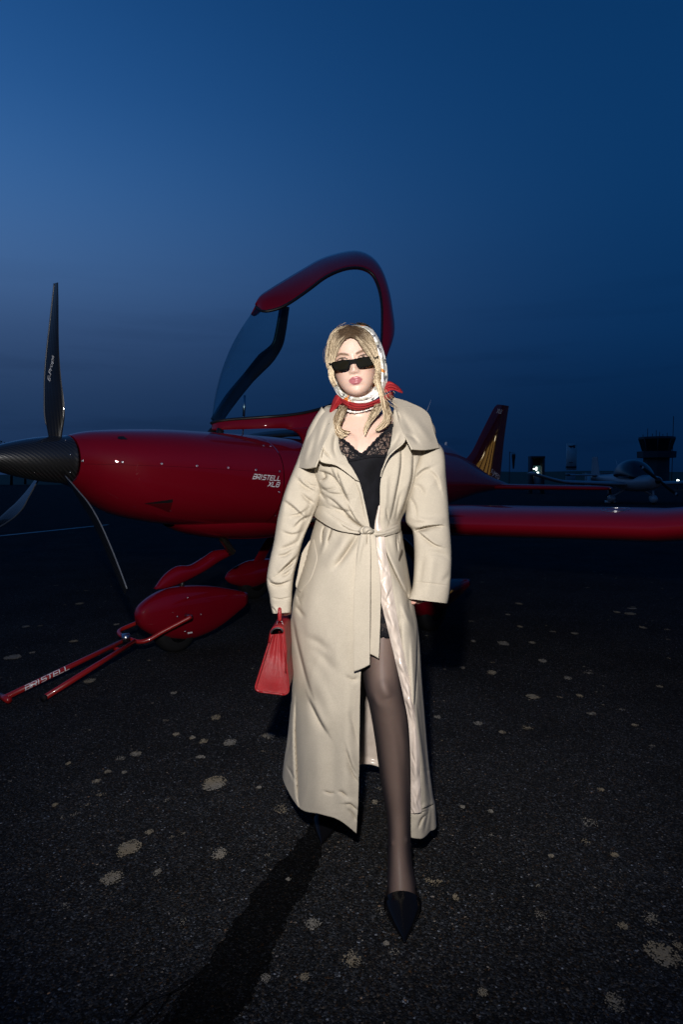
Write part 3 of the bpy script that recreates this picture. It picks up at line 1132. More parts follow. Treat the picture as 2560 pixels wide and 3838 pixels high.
# ---- canopy, tipped forward on its front hinge
Aroof = [(960, 1150, 0.0), (985, 1166, 0.09), (1030, 1160, 0.16), (1080, 1138, 0.22), (1150, 1090, 0.27), (1220, 1038, 0.31), (1290, 1008, 0.34), (1350, 1004, 0.37), (1395, 1026, 0.42), (1420, 1075, 0.47), (1431, 1140, 0.51), (1432, 1220, 0.54), (1428, 1300, 0.56), (1412, 1385, 0.57)]
Rrail = [(790, 1586, 0.0), (820, 1578, 0.07), (870, 1572, 0.15), (940, 1567, 0.26), (1010, 1562, 0.36), (1080, 1556, 0.43), (1150, 1545, 0.49), (1220, 1526, 0.53), (1275, 1500, 0.55), (1325, 1468, 0.56), (1360, 1440, 0.565), (1385, 1415, 0.57), (1402, 1397, 0.57), (1410, 1387, 0.57)]
Btop = [(955, 1140, 0.0), (975, 1108, 0.0), (1015, 1080, 0.0), (1060, 1052, 0.0), (1130, 1010, 0.0), (1205, 968, 0.0), (1285, 944, 0.0), (1345, 940, 0.05), (1395, 962, 0.16), (1432, 1008, 0.30), (1458, 1080, 0.42), (1472, 1160, 0.50), (1478, 1250, 0.55), (1450, 1340, 0.58)]
n = 56


def loc3(c):      # picture point with lateral offset -> (L, v, z)
    L, z = LZ(c[0], c[1], c[2])
    return np.array([L, c[2], z])


def locs(cs):
    return np.array([loc3(c) for c in resample(cs, n)])


A_, R_, B_ = (np.array([loc3(c) for c in cr(q, n)]) for q in (Aroof, Rrail, Btop))
canopy = empty('canopy', (0, 0, 0))
canopy.parent = plane
canopy.location = (0, 0, 0)
canopy['label'] = 'clear canopy with red roof band and red rail, tipped open'


def world3(a, sgn=1):
    return np.array([PP(p[0], sgn * p[1], p[2]) for p in a])


# roof band and rear hoop: near edge A, crown B, then over to the far edge; thickness by an inner skin
m_ = 17
P = np.zeros((n, m_, 3))
for i in range(n):
    wdt = np.linalg.norm(B_[i] - A_[i])
    far = A_[i] * [1, -0.55, 1]
    hoop = min(1.0, max(0.0, (i - 26) / 10))
    far = far * (1 - hoop) + (B_[i] + (B_[i] - A_[i]) * 0.15 + np.array([0.02, -0.03, 0.0])) * hoop
    for j in range(m_):
        t = j / (m_ - 1) * 2
        q = A_[i] * (1 - t) + B_[i] * t if t <= 1 else B_[i] * (2 - t) + far * (t - 1)
        k = (math.sin(math.pi * t) if t <= 1 else 0.0) * 0.030 * min(1.0, wdt / 0.25)
        P[i, j] = PP(q[0], q[1] + k * 0.8, q[2] + k * 0.6)
o = Geo().grid(P).build('roof_band', M['red'], canopy)
solid(o, 0.02, -1)
Geo().tube(world3(A_, 1), 0.011, 8).build('edge_seal', M['black'], canopy)
# glazing: near side between rail and roof, bulging outward a little
m_ = 14
P = np.zeros((n, m_, 3))
for i in range(n):
    for j in range(m_):
        t = j / (m_ - 1)
        q = R_[i] * (1 - t) + A_[i] * t
        k = math.sin(math.pi * t) * 0.10 * min(1.0, np.linalg.norm(A_[i] - R_[i]) / 0.9)
        fr = 1 - min(1, i / 18)
        P[i, j] = PP(q[0] - k * 0.75 * fr, q[1] + k * (0.25 + 0.55 * (1 - fr)) * min(1, i / 6), q[2] + k * 0.35 * fr)
Geo().grid(P).build('glazing', M['glass'], canopy)
front = P[0]
# far frame, black inside, from the front of the rail up to the roof
FV = -0.50
Cb = resample([(1066, 1150), (1060, 1190), (1052, 1240), (1040, 1290), (1015, 1325), (985, 1355), (920, 1428), (860, 1502), (808, 1580)], 36)
wd = np.interp(np.linspace(0, 1, 36), [0, .30, .42, .6, .8, 1], [19, 21, 30, 24, 25, 22])
fv = np.interp(np.linspace(0, 1, 36), [0, .35, .6, .85, 1], [-0.36, -0.50, -0.46, -0.26, -0.04])
P = np.zeros((36, 8, 3))
tg = np.gradient(Cb, axis=0); tg /= np.linalg.norm(tg, axis=1)[:, None]
for i in range(36):
    nn = np.array([-tg[i, 1], tg[i, 0]])
    for j in range(8):
        a = 2 * math.pi * j / 8
        q = Cb[i] + nn * wd[i] * math.cos(a)
        L, z = LZ(*q, fv[i])
        P[i, j] = PP(L, fv[i] + 0.02 * math.sin(a), z)
Geo().grid(P, cv=True).build('far_frame', M['black'], canopy)
# far glazing from the windscreen front to the far frame
P2_ = np.zeros((m_, 12, 3))
fr_c = np.array([P[int(round(35 - 35 * t))].mean(axis=0) for t in np.linspace(0, 1, m_)])
for i in range(m_):
    for j in range(12):
        t = j / 11
        P2_[i, j] = front[i] * (1 - t) + fr_c[i] * t + (-AX * 0.10 - VX * 0.02) * math.sin(math.pi * t) * math.sin(math.pi * i / (m_ - 1))
Geo().grid(P2_).build('glazing', M['glass'], canopy)
# rail: red band below the glass
Blow = [(788, 1612, 0.0), (815, 1611, 0.08), (870, 1610, 0.16), (940, 1608, 0.27), (1010, 1606, 0.37), (1080, 1607, 0.44), (1112, 1618, 0.50), (1165, 1612, 0.54), (1230, 1585, 0.56), (1290, 1550, 0.575), (1340, 1510, 0.58), (1385, 1465, 0.585), (1420, 1430, 0.585), (1440, 1395, 0.585)]
L_ = np.array([loc3(c) for c in cr(Blow, n)])
P = np.zeros((n, 6, 3))
for i in range(n):
    for j in range(6):
        t = j / 5
        q = R_[i] * (1 - t) + L_[i] * t
        P[i, j] = PP(q[0], q[1] + 0.012 * math.sin(math.pi * t), q[2])
solid(Geo().grid(P).build('rail', M['red'], canopy), 0.025, -1)
Geo().tube(world3(R_, 1), 0.012, 8).build('edge_seal', M['black'], canopy)
# hinge arm down to the deck
A = resample([(1080, 1606), (1118, 1620), (1140, 1650), (1146, 1700)], 12)
B = resample([(1150, 1600), (1180, 1625), (1195, 1660), (1200, 1705)], 12)
P = np.array([[PP(*(lambda q: (q[0], .53, q[1]))(LZ(*(A[i] * (1 - t) + B[i] * t), .53))) for t in np.linspace(0, 1, 6)] for i in range(12)])
solid(Geo().grid(P).build('hinge_arm', M['red'], canopy), 0.03, -1)
# gas strut
Geo().tube([PV(916, 1482, .1), PV(913, 1560, .1)], 0.010, 8).tube([PV(913, 1560, .1), PV(909, 1640, .1)], 0.005, 8).build('gas_strut', M['steel'], canopy)
# front hinge bracket
Geo().tube([PV(800, 1612, 0.0), PV(780, 1628, 0.0), PV(776, 1645, 0)], [0.03, .02, .02], 8).build('hinge', M['black'], canopy)
Geo().tube([PV(826, 1612, 0.1), PV(818, 1628, 0.1), PV(816, 1645, 0.1)], [0.03, .02, .02], 8).build('hinge', M['black'], canopy)

# ------------------------------------------------------------------ tow bar
def ontoY(px, py, Y): return W(px, py, Y)


q0 = G(14, 2616, 0.03); q1 = W(470, 2398, 4.22)
q2 = G(168, 2613, 0.03); q3 = W(503, 2404, 4.20)
tow = empty('tow_bar', tuple(G(168, 2613)), 'red forked tow bar with white lettering, hooked to the nose wheel', 'tow bar')
Geo().tube([q0, q1], 0.0165, 14).build('upper_tube', M['red_bar'], tow)
lo = Geo().tube([q2, q3], 0.0165, 14).build('lower_tube', M['red_bar'], tow)
d = (q2 - q3) / np.linalg.norm(q2 - q3)
Geo().tube([q2 + d * 0.001, q2 + d * 0.02], 0.0180, 14).build('end_cap', M['rubber'], tow)
d0 = (q0 - q1) / np.linalg.norm(q0 - q1)
Geo().tube([q0 + VX * -0.06, q0 + VX * 0.06], 0.0170, 12).build('grip', M['red_bar'], tow)
fk = [tuple(W(716, 2311, 4.34)), tuple(W(660, 2341, 4.30)), tuple(W(605, 2370, 4.26)), tuple(W(556, 2398, 4.22)), tuple(W(520, 2405, 4.21)), tuple(W(484, 2395, 4.24)), tuple(W(455, 2383, 4.30)), tuple(W(444, 2369, 4.36)), tuple(W(460, 2356, 4.42)), tuple(W(510, 2335, 4.50)), tuple(W(560, 2312, 4.58))]
Geo().tube(resample(fk, 60), 0.0145, 12).build('fork', M['red_bar'], tow)
Geo().tube([W(716, 2311, 4.34), W(716, 2311, 4.34) - VX * 0.06], 0.014, 10).build('axle_pin', M['steel'], tow)
Geo().tube([W(425, 2430, 4.14), W(447, 2436, 4.10)], 0.014, 8).build('cross_brace', M['red_bar'], tow)
Geo().box(W(470, 2390, 4.20), (0.05, 0.05, 0.05), 0.5).build('clevis', M['steel'], tow)
# lettering along the upper tube
v, f = strokes2d('BRISTELL', 0.20)
bd = (q1 - q0) / np.linalg.norm(q1 - q0)
mid0 = q0 + (q1 - q0) * 0.13; ln = 0.30
vw = CAM - mid0; vw -= bd * np.dot(vw, bd); vw /= np.linalg.norm(vw)
up_ = np.cross(bd, vw) * -1
if up_[2] < 0: up_ = -up_
V = []
for x, y in v:
    hgt = (y - 0.5) * 0.026
    a = hgt / 0.0170
    V.append(mid0 + bd * x * ln + 0.0174 * (math.cos(a) * vw + math.sin(a) * up_))
mk('lettering', V, f, M['white_paint'], tow, smooth=False)

# ------------------------------------------------------------------ the woman
def m_skin():
    m = mat('skin', (0.66, 0.44, 0.35), 0.42, spec=0.35)
    t = NT(m)
    t.b.inputs['Subsurface Weight'].default_value = 0.12
    t.b.inputs['Subsurface Radius'].default_value = (0.010, 0.004, 0.002)
    t.b.inputs['Subsurface Scale'].default_value = 0.6
    v = t.coord()
    n = t.noise(v, 60, 4)
    c = t.mix(t.ramp(n, [(0.35, 0.0), (0.75, 0.25)]), (0.61, 0.42, 0.335), (0.54, 0.335, 0.26))
    c = t.mix(t.attr('blush'), c, (0.62, 0.27, 0.21))
    c = t.mix(t.attr('lip'), c, (0.34, 0.115, 0.125))
    c = t.mix(t.attr('brow'), c, (0.13, 0.075, 0.045))
    c = t.mix(t.attr('liner'), c, (0.02, 0.014, 0.012))
    t.set(t.b.inputs['Base Color'], c)
    t.set(t.b.inputs['Roughness'], t.mix(t.attr('lip'), (0.42, 0.42, 0.42), (0.3, 0.3, 0.3)))
    t.set(t.b.inputs['Normal'], t.bump(t.noise(v, 900, 2), 0.12, 0.0004))
    return m


def m_cloth(name, col, rough=0.9, weave=1700, var=0.07, sheen=0.0, bump=0.3, spec=0.08):
    m = mat(name, col, rough, spec=spec, sheen=sheen)
    t = NT(m)
    t.b.inputs['Sheen Roughness'].default_value = 0.4
    v = t.coord()
    big = t.noise(v, 7, 5, 0.6)
    fine = t.noise(t.coord('Object', (1.0, 1.0, 2.6)), weave, 2)
    c = t.ramp(big, [(0.3, tuple(x * (1 - var) for x in col)), (0.7, tuple(min(1, x * (1 + var)) for x in col))])
    c = t.mix(1.0, c, t.ramp(fine, [(0.3, 0.90), (0.7, 1.08)]), 'MULTIPLY')
    c = t.mix(1.0, c, t.ramp(t.noise(v, 330, 3, 0.7), [(0.3, 0.90), (0.7, 1.08)]), 'MULTIPLY')
    t.set(t.b.inputs['Base Color'], c)
    mid = t.noise(v, 55, 4, 0.6)
    b1 = t.bump(mid, 0.05, 0.002)
    t.set(t.b.inputs['Normal'], t.bump(fine, bump, 0.0006, b1))
    return m


def m_satin():
    m = mat('satin_lining', (0.66, 0.56, 0.47), 0.26, spec=0.75)
    t = NT(m)
    t.b.inputs['Anisotropic'].default_value = 0.5
    n = t.noise(t.coord('Object', (1, 1, 0.35)), 70, 4, 0.6)
    t.set(t.b.inputs['Normal'], t.bump(n, 0.2, 0.004))
    t.set(t.b.inputs['Base Color'], t.ramp(n, [(0.3, (0.58, 0.48, 0.40)), (0.7, (0.70, 0.60, 0.52))]))
    return m


def m_lace(name, solid_=0.0):
    """black lace: flower cells and cords are opaque, the net between lets the skin show"""
    m = bpy.data.materials.new(name)
    m.use_nodes = True
    t = NT(m)
    b = t.b
    b.inputs['Base Color'].default_value = (0.007, 0.007, 0.009, 1)
    b.inputs['Roughness'].default_value = 0.7
    b.inputs['Specular IOR Level'].default_value = 0.08
    v = t.coord('Object')
    edge = t.voro(v, 62, 'DISTANCE_TO_EDGE')
    cord = t.ramp(edge, [(0.07, 1.0), (0.12, 0.0)])
    edge2 = t.voro(v, 260, 'DISTANCE_TO_EDGE')
    net = t.ramp(edge2, [(0.10, 1.0), (0.18, 0.0)])
    flower = t.ramp(t.noise(v, 42, 2), [(0.50, 0.0), (0.56, 1.0)])
    petals = t.ramp(t.voro(v, 150, 'DISTANCE_TO_EDGE'), [(0.16, 1.0), (0.3, 0.35)])
    a = t.math('MAXIMUM', cord, t.math('MULTIPLY', flower, petals))
    a = t.math('MAXIMUM', a, t.math('MULTIPLY', net, 0.75))
    a = t.math('MAXIMUM', a, 0.34)
    if solid_:
        a = t.math('MAXIMUM', a, solid_)
    tr = t.n('BsdfTransparent')
    mx = t.n('MixShader')
    t.set(mx.inputs[0], a)
    t.t.links.new(tr.outputs[0], mx.inputs[1]); t.t.links.new(b.outputs[0], mx.inputs[2])
    t.t.links.new(mx.outputs[0], t.out.inputs[0])
    return m


def m_tights():
    """sheer black knit over skin: the yarn closes up where the leg turns away"""
    m = bpy.data.materials.new('sheer_tights')
    m.use_nodes = True
    t = NT(m)
    b = t.b
    b.inputs['Base Color'].default_value = (0.020, 0.015, 0.017, 1)
    b.inputs['Roughness'].default_value = 0.7
    b.inputs['Specular IOR Level'].default_value = 0.2
    lw = t.n('LayerWeight'); lw.inputs[0].default_value = 0.42
    f = t.ramp(lw.outputs['Facing'], [(0.0, 0.53), (0.2, 0.68), (0.5, 0.93), (1.0, 1.0)])
    f = t.math('ADD', f, t.math('MULTIPLY', t.math('SUBTRACT', t.noise(t.coord(), 900, 2), 0.5), 0.10), True)
    tr = t.n('BsdfTransparent')
    mx = t.n('MixShader')
    t.set(mx.inputs[0], f)
    t.t.links.new(tr.outputs[0], mx.inputs[1]); t.t.links.new(b.outputs[0], mx.inputs[2])
    t.t.links.new(mx.outputs[0], t.out.inputs[0])
    return m


def m_hair():
    m = mat('blonde_hair', (0.4, 0.27, 0.13), 0.42, spec=0.22)
    t = NT(m)
    tone = t.attr('tone'); along = t.attr('along')
    root = t.mix(tone, (0.018, 0.011, 0.006), (0.085, 0.052, 0.028))
    tip = t.mix(t.ramp(tone, [(0.25, 0.0), (0.8, 1.0)]), (0.15, 0.090, 0.042), (0.86, 0.70, 0.48))
    c = t.mix(t.ramp(along, [(0.20, 0.0), (0.42, 0.6), (0.85, 1.0)]), root, tip)
    t.set(t.b.inputs['Base Color'], c)
    t.b.inputs['Anisotropic'].default_value = 0.4
    return m


def m_silk():
    """white silk square printed with grey-green, orange and black figures"""
    m = mat('printed_silk', (0.78, 0.76, 0.72), 0.32, spec=0.6)
    t = NT(m)
    v = t.coord()
    n1 = t.noise(v, 32, 2); n2 = t.noise(v, 47, 3); n3 = t.noise(v, 26, 2)
    c = t.mix(t.ramp(n1, [(0.50, 0.0), (0.56, 1.0)]), (0.80, 0.78, 0.74), (0.42, 0.40, 0.33))
    c = t.mix(t.ramp(n2, [(0.62, 0.0), (0.64, 1.0)]), c, (0.10, 0.095, 0.10))
    c = t.mix(t.ramp(n3, [(0.63, 0.0), (0.65, 1.0)]), c, (0.62, 0.20, 0.03))
    t.set(t.b.inputs['Base Color'], c)
    return m


COAT = (0.447, 0.394, 0.315)
M['skin'] = m_skin()
M['coat'] = m_cloth('coat_gabardine', COAT)
M['satin'] = m_satin()
M['lace'] = m_lace('black_lace')
M['lace_trim'] = m_lace('lace_trim', 0.88)
M['dress'] = m_cloth('black_slip_fabric', (0.007, 0.007, 0.0095), 0.7, 260, 0.9, 0.0, 0.8, 0.08)
M['tights'] = m_tights()
M['hair'] = m_hair()
M['silk'] = m_silk()
M['red_silk'] = m_cloth('red_silk', (0.27, 0.019, 0.022), 0.6, 900, 0.2, 0.0, 0.15, 0.12)
M['pearl'] = m_plain('pearl', (0.80, 0.76, 0.70), 0.22, 0.05, 200, coat=0.5)
M['patent'] = mat('patent_leather', (0.004, 0.004, 0.005), 0.14, spec=0.14, coat=0.08, coat_rough=0.04)
M['acetate'] = mat('black_acetate', (0.004, 0.004, 0.004), 0.6, spec=0.03)
M['lens'] = mat('dark_lens', (0.010, 0.009, 0.006), 0.04, spec=0.6)
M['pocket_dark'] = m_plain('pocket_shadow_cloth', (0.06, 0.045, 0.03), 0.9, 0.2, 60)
M['eye'] = mat('eye_white', (0.62, 0.58, 0.55), 0.15)


def m_leather():
    m = mat('red_grained_leather', (0.36, 0.013, 0.017), 0.40, spec=0.45)
    t = NT(m)
    v = t.coord()
    cells = t.voro(v, 420)
    n = t.noise(v, 25, 4)
    t.set(t.b.inputs['Base Color'], t.ramp(n, [(0.3, (0.20, 0.008, 0.010)), (0.7, (0.275, 0.012, 0.015))]))
    t.set(t.b.inputs['Normal'], t.bump(cells, 0.5, 0.0016))
    return m


M['leather'] = m_leather()

person = empty('person', tuple(W(1330, 3050, 2.1) * [1, 1, 0]), 'woman standing in an open beige trench coat, headscarf and black sunglasses', 'person')


def seg_dist(X, Y, pl):
    """distance, signed side and position 0..1 along a polyline for arrays of picture points"""
    pl = np.asarray(pl, float)
    ln = np.linalg.norm(np.diff(pl, axis=0), axis=1)
    cum = np.concatenate([[0], np.cumsum(ln)])
    best = np.full(X.shape, 1e9); side = np.zeros(X.shape); tt = np.zeros(X.shape)
    for k in range(len(pl) - 1):
        a, b = pl[k], pl[k + 1]
        dx, dy = b - a
        u = ((X - a[0]) * dx + (Y - a[1]) * dy) / (ln[k] ** 2 + 1e-9)
        uc = np.clip(u, 0, 1)
        ex, ey = X - (a[0] + uc * dx), Y - (a[1] + uc * dy)
        d = np.hypot(ex, ey)
        s = np.sign(dx * ey - dy * ex)
        m = d < best
        best = np.where(m, d, best); side = np.where(m, s, side); tt = np.where(m, (cum[k] + uc * ln[k]) / cum[-1], tt)
    return best, side, tt


def folds(A, strokes):
    """push cloth towards (+) or away from the viewer along drawn strokes: (kind, polyline, width px, amplitude mm)"""
    X, Y = A[..., 0], A[..., 1]
    D = np.zeros(X.shape)
    for kind, pl, w, amp in strokes:
        pl = resample(pl, 14) if len(pl) > 2 else np.array(pl, float)
        d, s, t = seg_dist(X, Y, pl)
        tp = np.sin(np.pi * np.clip(t, 0.02, 0.98)) ** 0.6
        q = d / (w * 0.8)
        if kind == 'v':
            p = -np.exp(-q ** 2)
        elif kind == 'r':
            p = np.exp(-q ** 2)
        elif kind in ('f', 'g'):        # folded ridge: soft on one side, a sharp drop on the other
            ddx, ddy = pl[-1] - pl[0]
            up_ = (-1 if ddx > 0 else 1) if abs(ddx) > 0.2 * abs(ddy) else (1 if kind == 'f' else -1)      # the overlapping side lies above
            z = q * s * up_
            p = np.tanh(z * 3.4) * np.exp(-(np.abs(z) * 0.42) ** 2) * 0.62 - 0.25 * np.exp(-((z + 0.5) * 1.6) ** 2)
        D += 1.55 * amp * 0.001 * p * tp
    A = A.copy()
    A[..., 2] -= D
    return A


def wobble(A, amp=1.5, seed=0, sx=60, sy=140):
    r_ = np.random.default_rng(seed)
    X, Y = A[..., 0], A[..., 1]
    D = np.zeros(X.shape)
    wx = 14 * np.sin(X / 41.0 + Y / 67.0 + seed) + 9 * np.sin(Y / 29.0 - X / 53.0 + 2.0 * seed)
    for _ in range(5):
        kx, ky = r_.uniform(-1, 1) / sx, r_.uniform(-1, 1) / sy
        ph = 2 * np.pi * ((X + wx) * kx + (Y + wx) * ky) + r_.uniform(0, 6.28)
        D += (1 - 2 * np.abs(np.sin(ph * 0.5)) ** 0.8) * (0.5 + 0.5 * np.sin(X * r_.uniform(-.02, .02) + Y * r_.uniform(-.012, .012) + r_.uniform(0, 6)))
    A = A.copy()
    A[..., 2] -= D * amp * 0.0009 / 2.0
    return A


def pair_tube(pairs, n=40, rows=80, strokes=(), flat=1.0, seed=1, wob=1.0):
    """tube whose silhouettes are given as (lx, ly, rx, ry, Y, depth half in m); returns (px,py,Y) grid, front first"""
    C = cr(pairs, rows)
    A = np.zeros((rows, n, 3))
    for i, (lx, ly, rx, ry, Yc, dh) in enumerate(C):
        for j in range(n):
            a = 2 * math.pi * j / n
            u = 0.5 - 0.5 * math.cos(a)          # 0 left .. 1 right
            sa = math.sin(a)
            A[i, j] = (lx + (rx - lx) * u, ly + (ry - ly) * u, Yc - dh * math.copysign(abs(sa) ** flat, sa))
    if strokes or wob:
        B = folds(wobble(A, wob, seed), strokes)
        fr = np.clip(np.sin(2 * np.pi * np.arange(n) / n), 0, 1)[None, :] ** 0.5
        A[..., 2] += (B[..., 2] - A[..., 2]) * fr
    return A


# ---------------------------------------------------------------- body
HO = W(1328, 1353, 2.085)
rl, yw, pt = R(7.5), R(-5), R(4)
Rm = Matrix.Rotation(-rl, 3, 'Y') @ Matrix.Rotation(pt, 3, 'X') @ Matrix.Rotation(yw, 3, 'Z')
RM = np.array(Rm)


def HL(p):
    return HO + RM @ np.asarray(p, float)


HP = np.array([  # z, half width, front y, back y
    (0.106, 0.008, 0.005, 0.030), (0.102, 0.030, -0.018, 0.055), (0.092, 0.048, -0.042, 0.078), (0.074, 0.062, -0.066, 0.092), (0.050, 0.0705, -0.080, 0.100),
    (0.017, 0.0725, -0.0850, 0.100), (0.0, 0.0715, -0.0825, 0.097), (-0.030, 0.0690, -0.0820, 0.085), (-0.055, 0.0635, -0.0825, 0.060), (-0.075, 0.0555, -0.0815, 0.040),
    (-0.092, 0.0445, -0.0790, 0.020), (-0.104, 0.0330, -0.0730, 0.005), (-0.111, 0.0200, -0.0640, -0.010), (-0.114, 0.006, -0.050, -0.030)])


def head_grid(nz=150, na=150, grow=0.0, feat=True):
    zs = np.interp(np.linspace(0, 1, nz), np.linspace(0, 1, nz), 0.5 * (0.106 - 0.114) + 0.110 * np.cos(np.linspace(0, math.pi, nz)))
    D = cr(HP, 800)
    o = np.argsort(D[:, 0])
    wx, yf, yb = (np.interp(zs, D[o, 0], D[o, k]) for k in (1, 2, 3))
    P = np.zeros((nz, na, 3))
    for i in range(nz):
        ym = 0.25 * yf[i] + 0.75 * yb[i] * 0.6
        for j in range(na):
            a = 2 * math.pi * j / na
            ca, sa = math.cos(a), math.sin(a)
            ex = 2 / 2.25
            x = (wx[i] + grow) * math.copysign(abs(ca) ** ex, ca)
            y = ym + ((yf[i] - grow - ym) if sa > 0 else -(yb[i] + grow - ym)) * math.copysign(abs(sa) ** ex, sa) * (1 if sa > 0 else 1)
            if sa <= 0:
                y = ym + (yb[i] + grow - ym) * abs(sa) ** ex
            P[i, j] = (x, y, zs[i] + grow * (zs[i] / 0.11))
    if feat:
        x, y, z = P[..., 0], P[..., 1], P[..., 2]
        front = np.clip((-y - 0.02) / 0.03, 0, 1)

        def ga(cx, cz, sx, sz):
            return np.exp(-((x - cx) / sx) ** 2 - ((z - cz) / sz) ** 2)
        d = np.zeros(x.shape)
        # nose
        hz = np.interp(z, [-0.054, -0.049, -0.044, -0.038, -0.030, -0.018, -0.004, 0.010, 0.022], [0, .004, .014, .0205, .019, .0135, .0085, .0045, 0])
        wz = np.interp(z, [-0.050, -0.040, -0.025, 0.0, 0.02], [.0100, .0095, .0080, .0065, .009])
        d += hz * np.exp(-(np.abs(x) / wz) ** 2.3)
        for s in (-1, 1):
            d += 0.0085 * ga(s * 0.0115, -0.041, 0.0052, 0.0065)
            d -= 0.0075 * ga(s * 0.0062, -0.0472, 0.0030, 0.0022)
            d -= 0.0070 * ga(s * 0.033, 0.000, 0.017, 0.0095)
            d += 0.0050 * ga(s * 0.033, 0.000, 0.0135, 0.0070)
            d += 0.0028 * ga(s * 0.030, 0.019, 0.022, 0.008)
            d += 0.0030 * ga(s * 0.042, -0.030, 0.020, 0.020)
        # lips
        up = np.interp(np.abs(x), [0, .004, .010, .018, .0235, .026], [.0054, .0066, .0058, .0036, .0008, 0])
        lo = np.interp(np.abs(x), [0, .008, .015, .021, .025], [.0086, .0080, .0056, .0022, 0])
        zu = np.clip((z + 0.0655) / 0.0115, -1, 2); zl = np.clip((-0.0665 - z) / 0.0150, -1, 2)
        d += up * np.where((zu > 0) & (zu < 1), np.sin(np.pi * np.clip(zu, 0, 1)) ** 0.7, 0) * 0.95
        d += lo * np.where((zl > 0) & (zl < 1), np.sin(np.pi * np.clip(zl, 0, 1)) ** 0.7, 0) * 0.85
        d -= 0.0030 * ga(0, -0.0662, 0.017, 0.0015)
        d -= 0.0016 * ga(0, -0.052, 0.0035, 0.006)
        d -= 0.0025 * ga(0, -0.084, 0.020, 0.004)
        d += 0.0050 * ga(0, -0.099, 0.018, 0.011)
        P[..., 1] -= d * front
    return P


bg = Geo()
hp = head_grid()
bg.grid(np.array([[HL(p) for p in row] for row in hp]), cv=True)
n0 = len(bg.v) - hp.shape[0] * hp.shape[1]
bg.f.append(list(range(n0, n0 + hp.shape[1]))); bg.f.append(list(range(n0 + (hp.shape[0] - 1) * hp.shape[1], n0 + hp.shape[0] * hp.shape[1])))


def capped(A):
    P = pxgrid(A)
    k, n = P.shape[:2]
    n0 = len(bg.v)
    bg.grid(P, cv=True)
    bg.f.append(list(range(n0, n0 + n))); bg.f.append(list(range(n0 + (k - 1) * n, n0 + k * n)))


# neck
capped(pair_tube([(1296, 1440, 1398, 1432, 2.125, .055), (1294, 1490, 1398, 1485, 2.125, .055), (1290, 1530, 1405, 1528, 2.122, .056), (1272, 1560, 1425, 1558, 2.125, .06), (1250, 1600, 1450, 1600, 2.13, .06)], 28, 24, wob=0))
# trunk
TR = [(1300, 1540, 1400, 1538, 2.125, .045), (1240, 1566, 1480, 1562, 2.13, .066), (1205, 1605, 1535, 1600, 2.13, .085), (1200, 1660, 1540, 1658, 2.115, .098), (1200, 1720, 1545, 1720, 2.11, .105), (1212, 1800, 1515, 1800, 2.11, .098),
      (1235, 1900, 1485, 1900, 2.11, .088), (1235, 1990, 1490, 1990, 2.12, .090), (1215, 2100, 1515, 2100, 2.125, .105), (1200, 2220, 1525, 2220, 2.125, .115), (1205, 2320, 1522, 2320, 2.12, .105), (1230, 2370, 1500, 2370, 2.12, .07)]
capped(pair_tube(TR, 40, 60, wob=0))
for (px, py) in ((1308, 1690), (1412, 1685)):
    bg.ball(W(px, py, 2.055), 0.058, 20, 14, (1.0, 0.85, 1.0))
# standing leg in front
LEG = [(1345, 2250, 1520, 2250, 2.09, .085), (1350, 2330, 1524, 2330, 2.075, .082), (1354, 2420, 1520, 2420, 2.045, .076), (1361, 2507, 1513, 2507, 2.005, .066), (1372, 2584, 1511, 2584, 1.975, .060), (1386, 2640, 1520, 2640, 1.965, .056), (1396, 2690, 1531, 2690, 1.965, .055), (1410, 2780, 1540, 2780, 1.965, .055),
       (1425, 2890, 1541, 2890, 1.955, .051), (1440, 2980, 1539, 2980, 1.94, .045), (1453, 3060, 1537, 3060, 1.925, .039), (1458, 3130, 1537, 3130, 1.908, .036), (1457, 3190, 1538, 3190, 1.893, .036), (1456, 3250, 1545, 3250, 1.872, .036), (1454, 3310, 1556, 3310, 1.845, .034), (1456, 3375, 1560, 3375, 1.810, .024)]
capped(pair_tube(LEG, 32, 80, wob=0))
LEG2 = [(1220, 2250, 1380, 2250, 2.14, .085), (1220, 2420, 1362, 2420, 2.16, .075), (1222, 2600, 1340, 2600, 2.20, .060), (1220, 2700, 1322, 2700, 2.23, .055), (1222, 2790, 1308, 2790, 2.28, .052), (1228, 2880, 1290, 2880, 2.34, .038), (1228, 2930, 1284, 2930, 2.36, .036), (1218, 2985, 1280, 2985, 2.335, .034), (1208, 3050, 1270, 3050, 2.27, .026)]
capped(pair_tube(LEG2, 28, 50, wob=0))
# arms
ARM_R = [(1185, 1620, 1245, 1650, 2.14, .040), (1145, 1730, 1205, 1755, 2.14, .036), (1085, 1850, 1150, 1870, 2.13, .036), (1055, 1960, 1118, 1965, 2.125, .034), (1045, 2060, 1100, 2060, 2.11, .031), (1046, 2160, 1092, 2160, 2.095, .027), (1052, 2215, 1088, 2215, 2.095, .020), (1050, 2255, 1090, 2255, 2.095, .016), (1052, 2278, 1088, 2278, 2.092, .014)]
capped(pair_tube(ARM_R, 20, 40, wob=0))
ARM_L = [(1520, 1640, 1600, 1600, 2.13, .045), (1545, 1740, 1630, 1720, 2.13, .041), (1565, 1850, 1640, 1845, 2.13, .037), (1580, 1960, 1645, 1960, 2.12, .034), (1580, 2060, 1640, 2060, 2.11, .031), (1572, 2130, 1622, 2130, 2.10, .026), (1567, 2180, 1608, 2180, 2.09, .019), (1560, 2210, 1608, 2208, 2.082, .017), (1560, 2228, 1606, 2228, 2.08, .014)]
capped(pair_tube(ARM_L, 20, 40, wob=0))
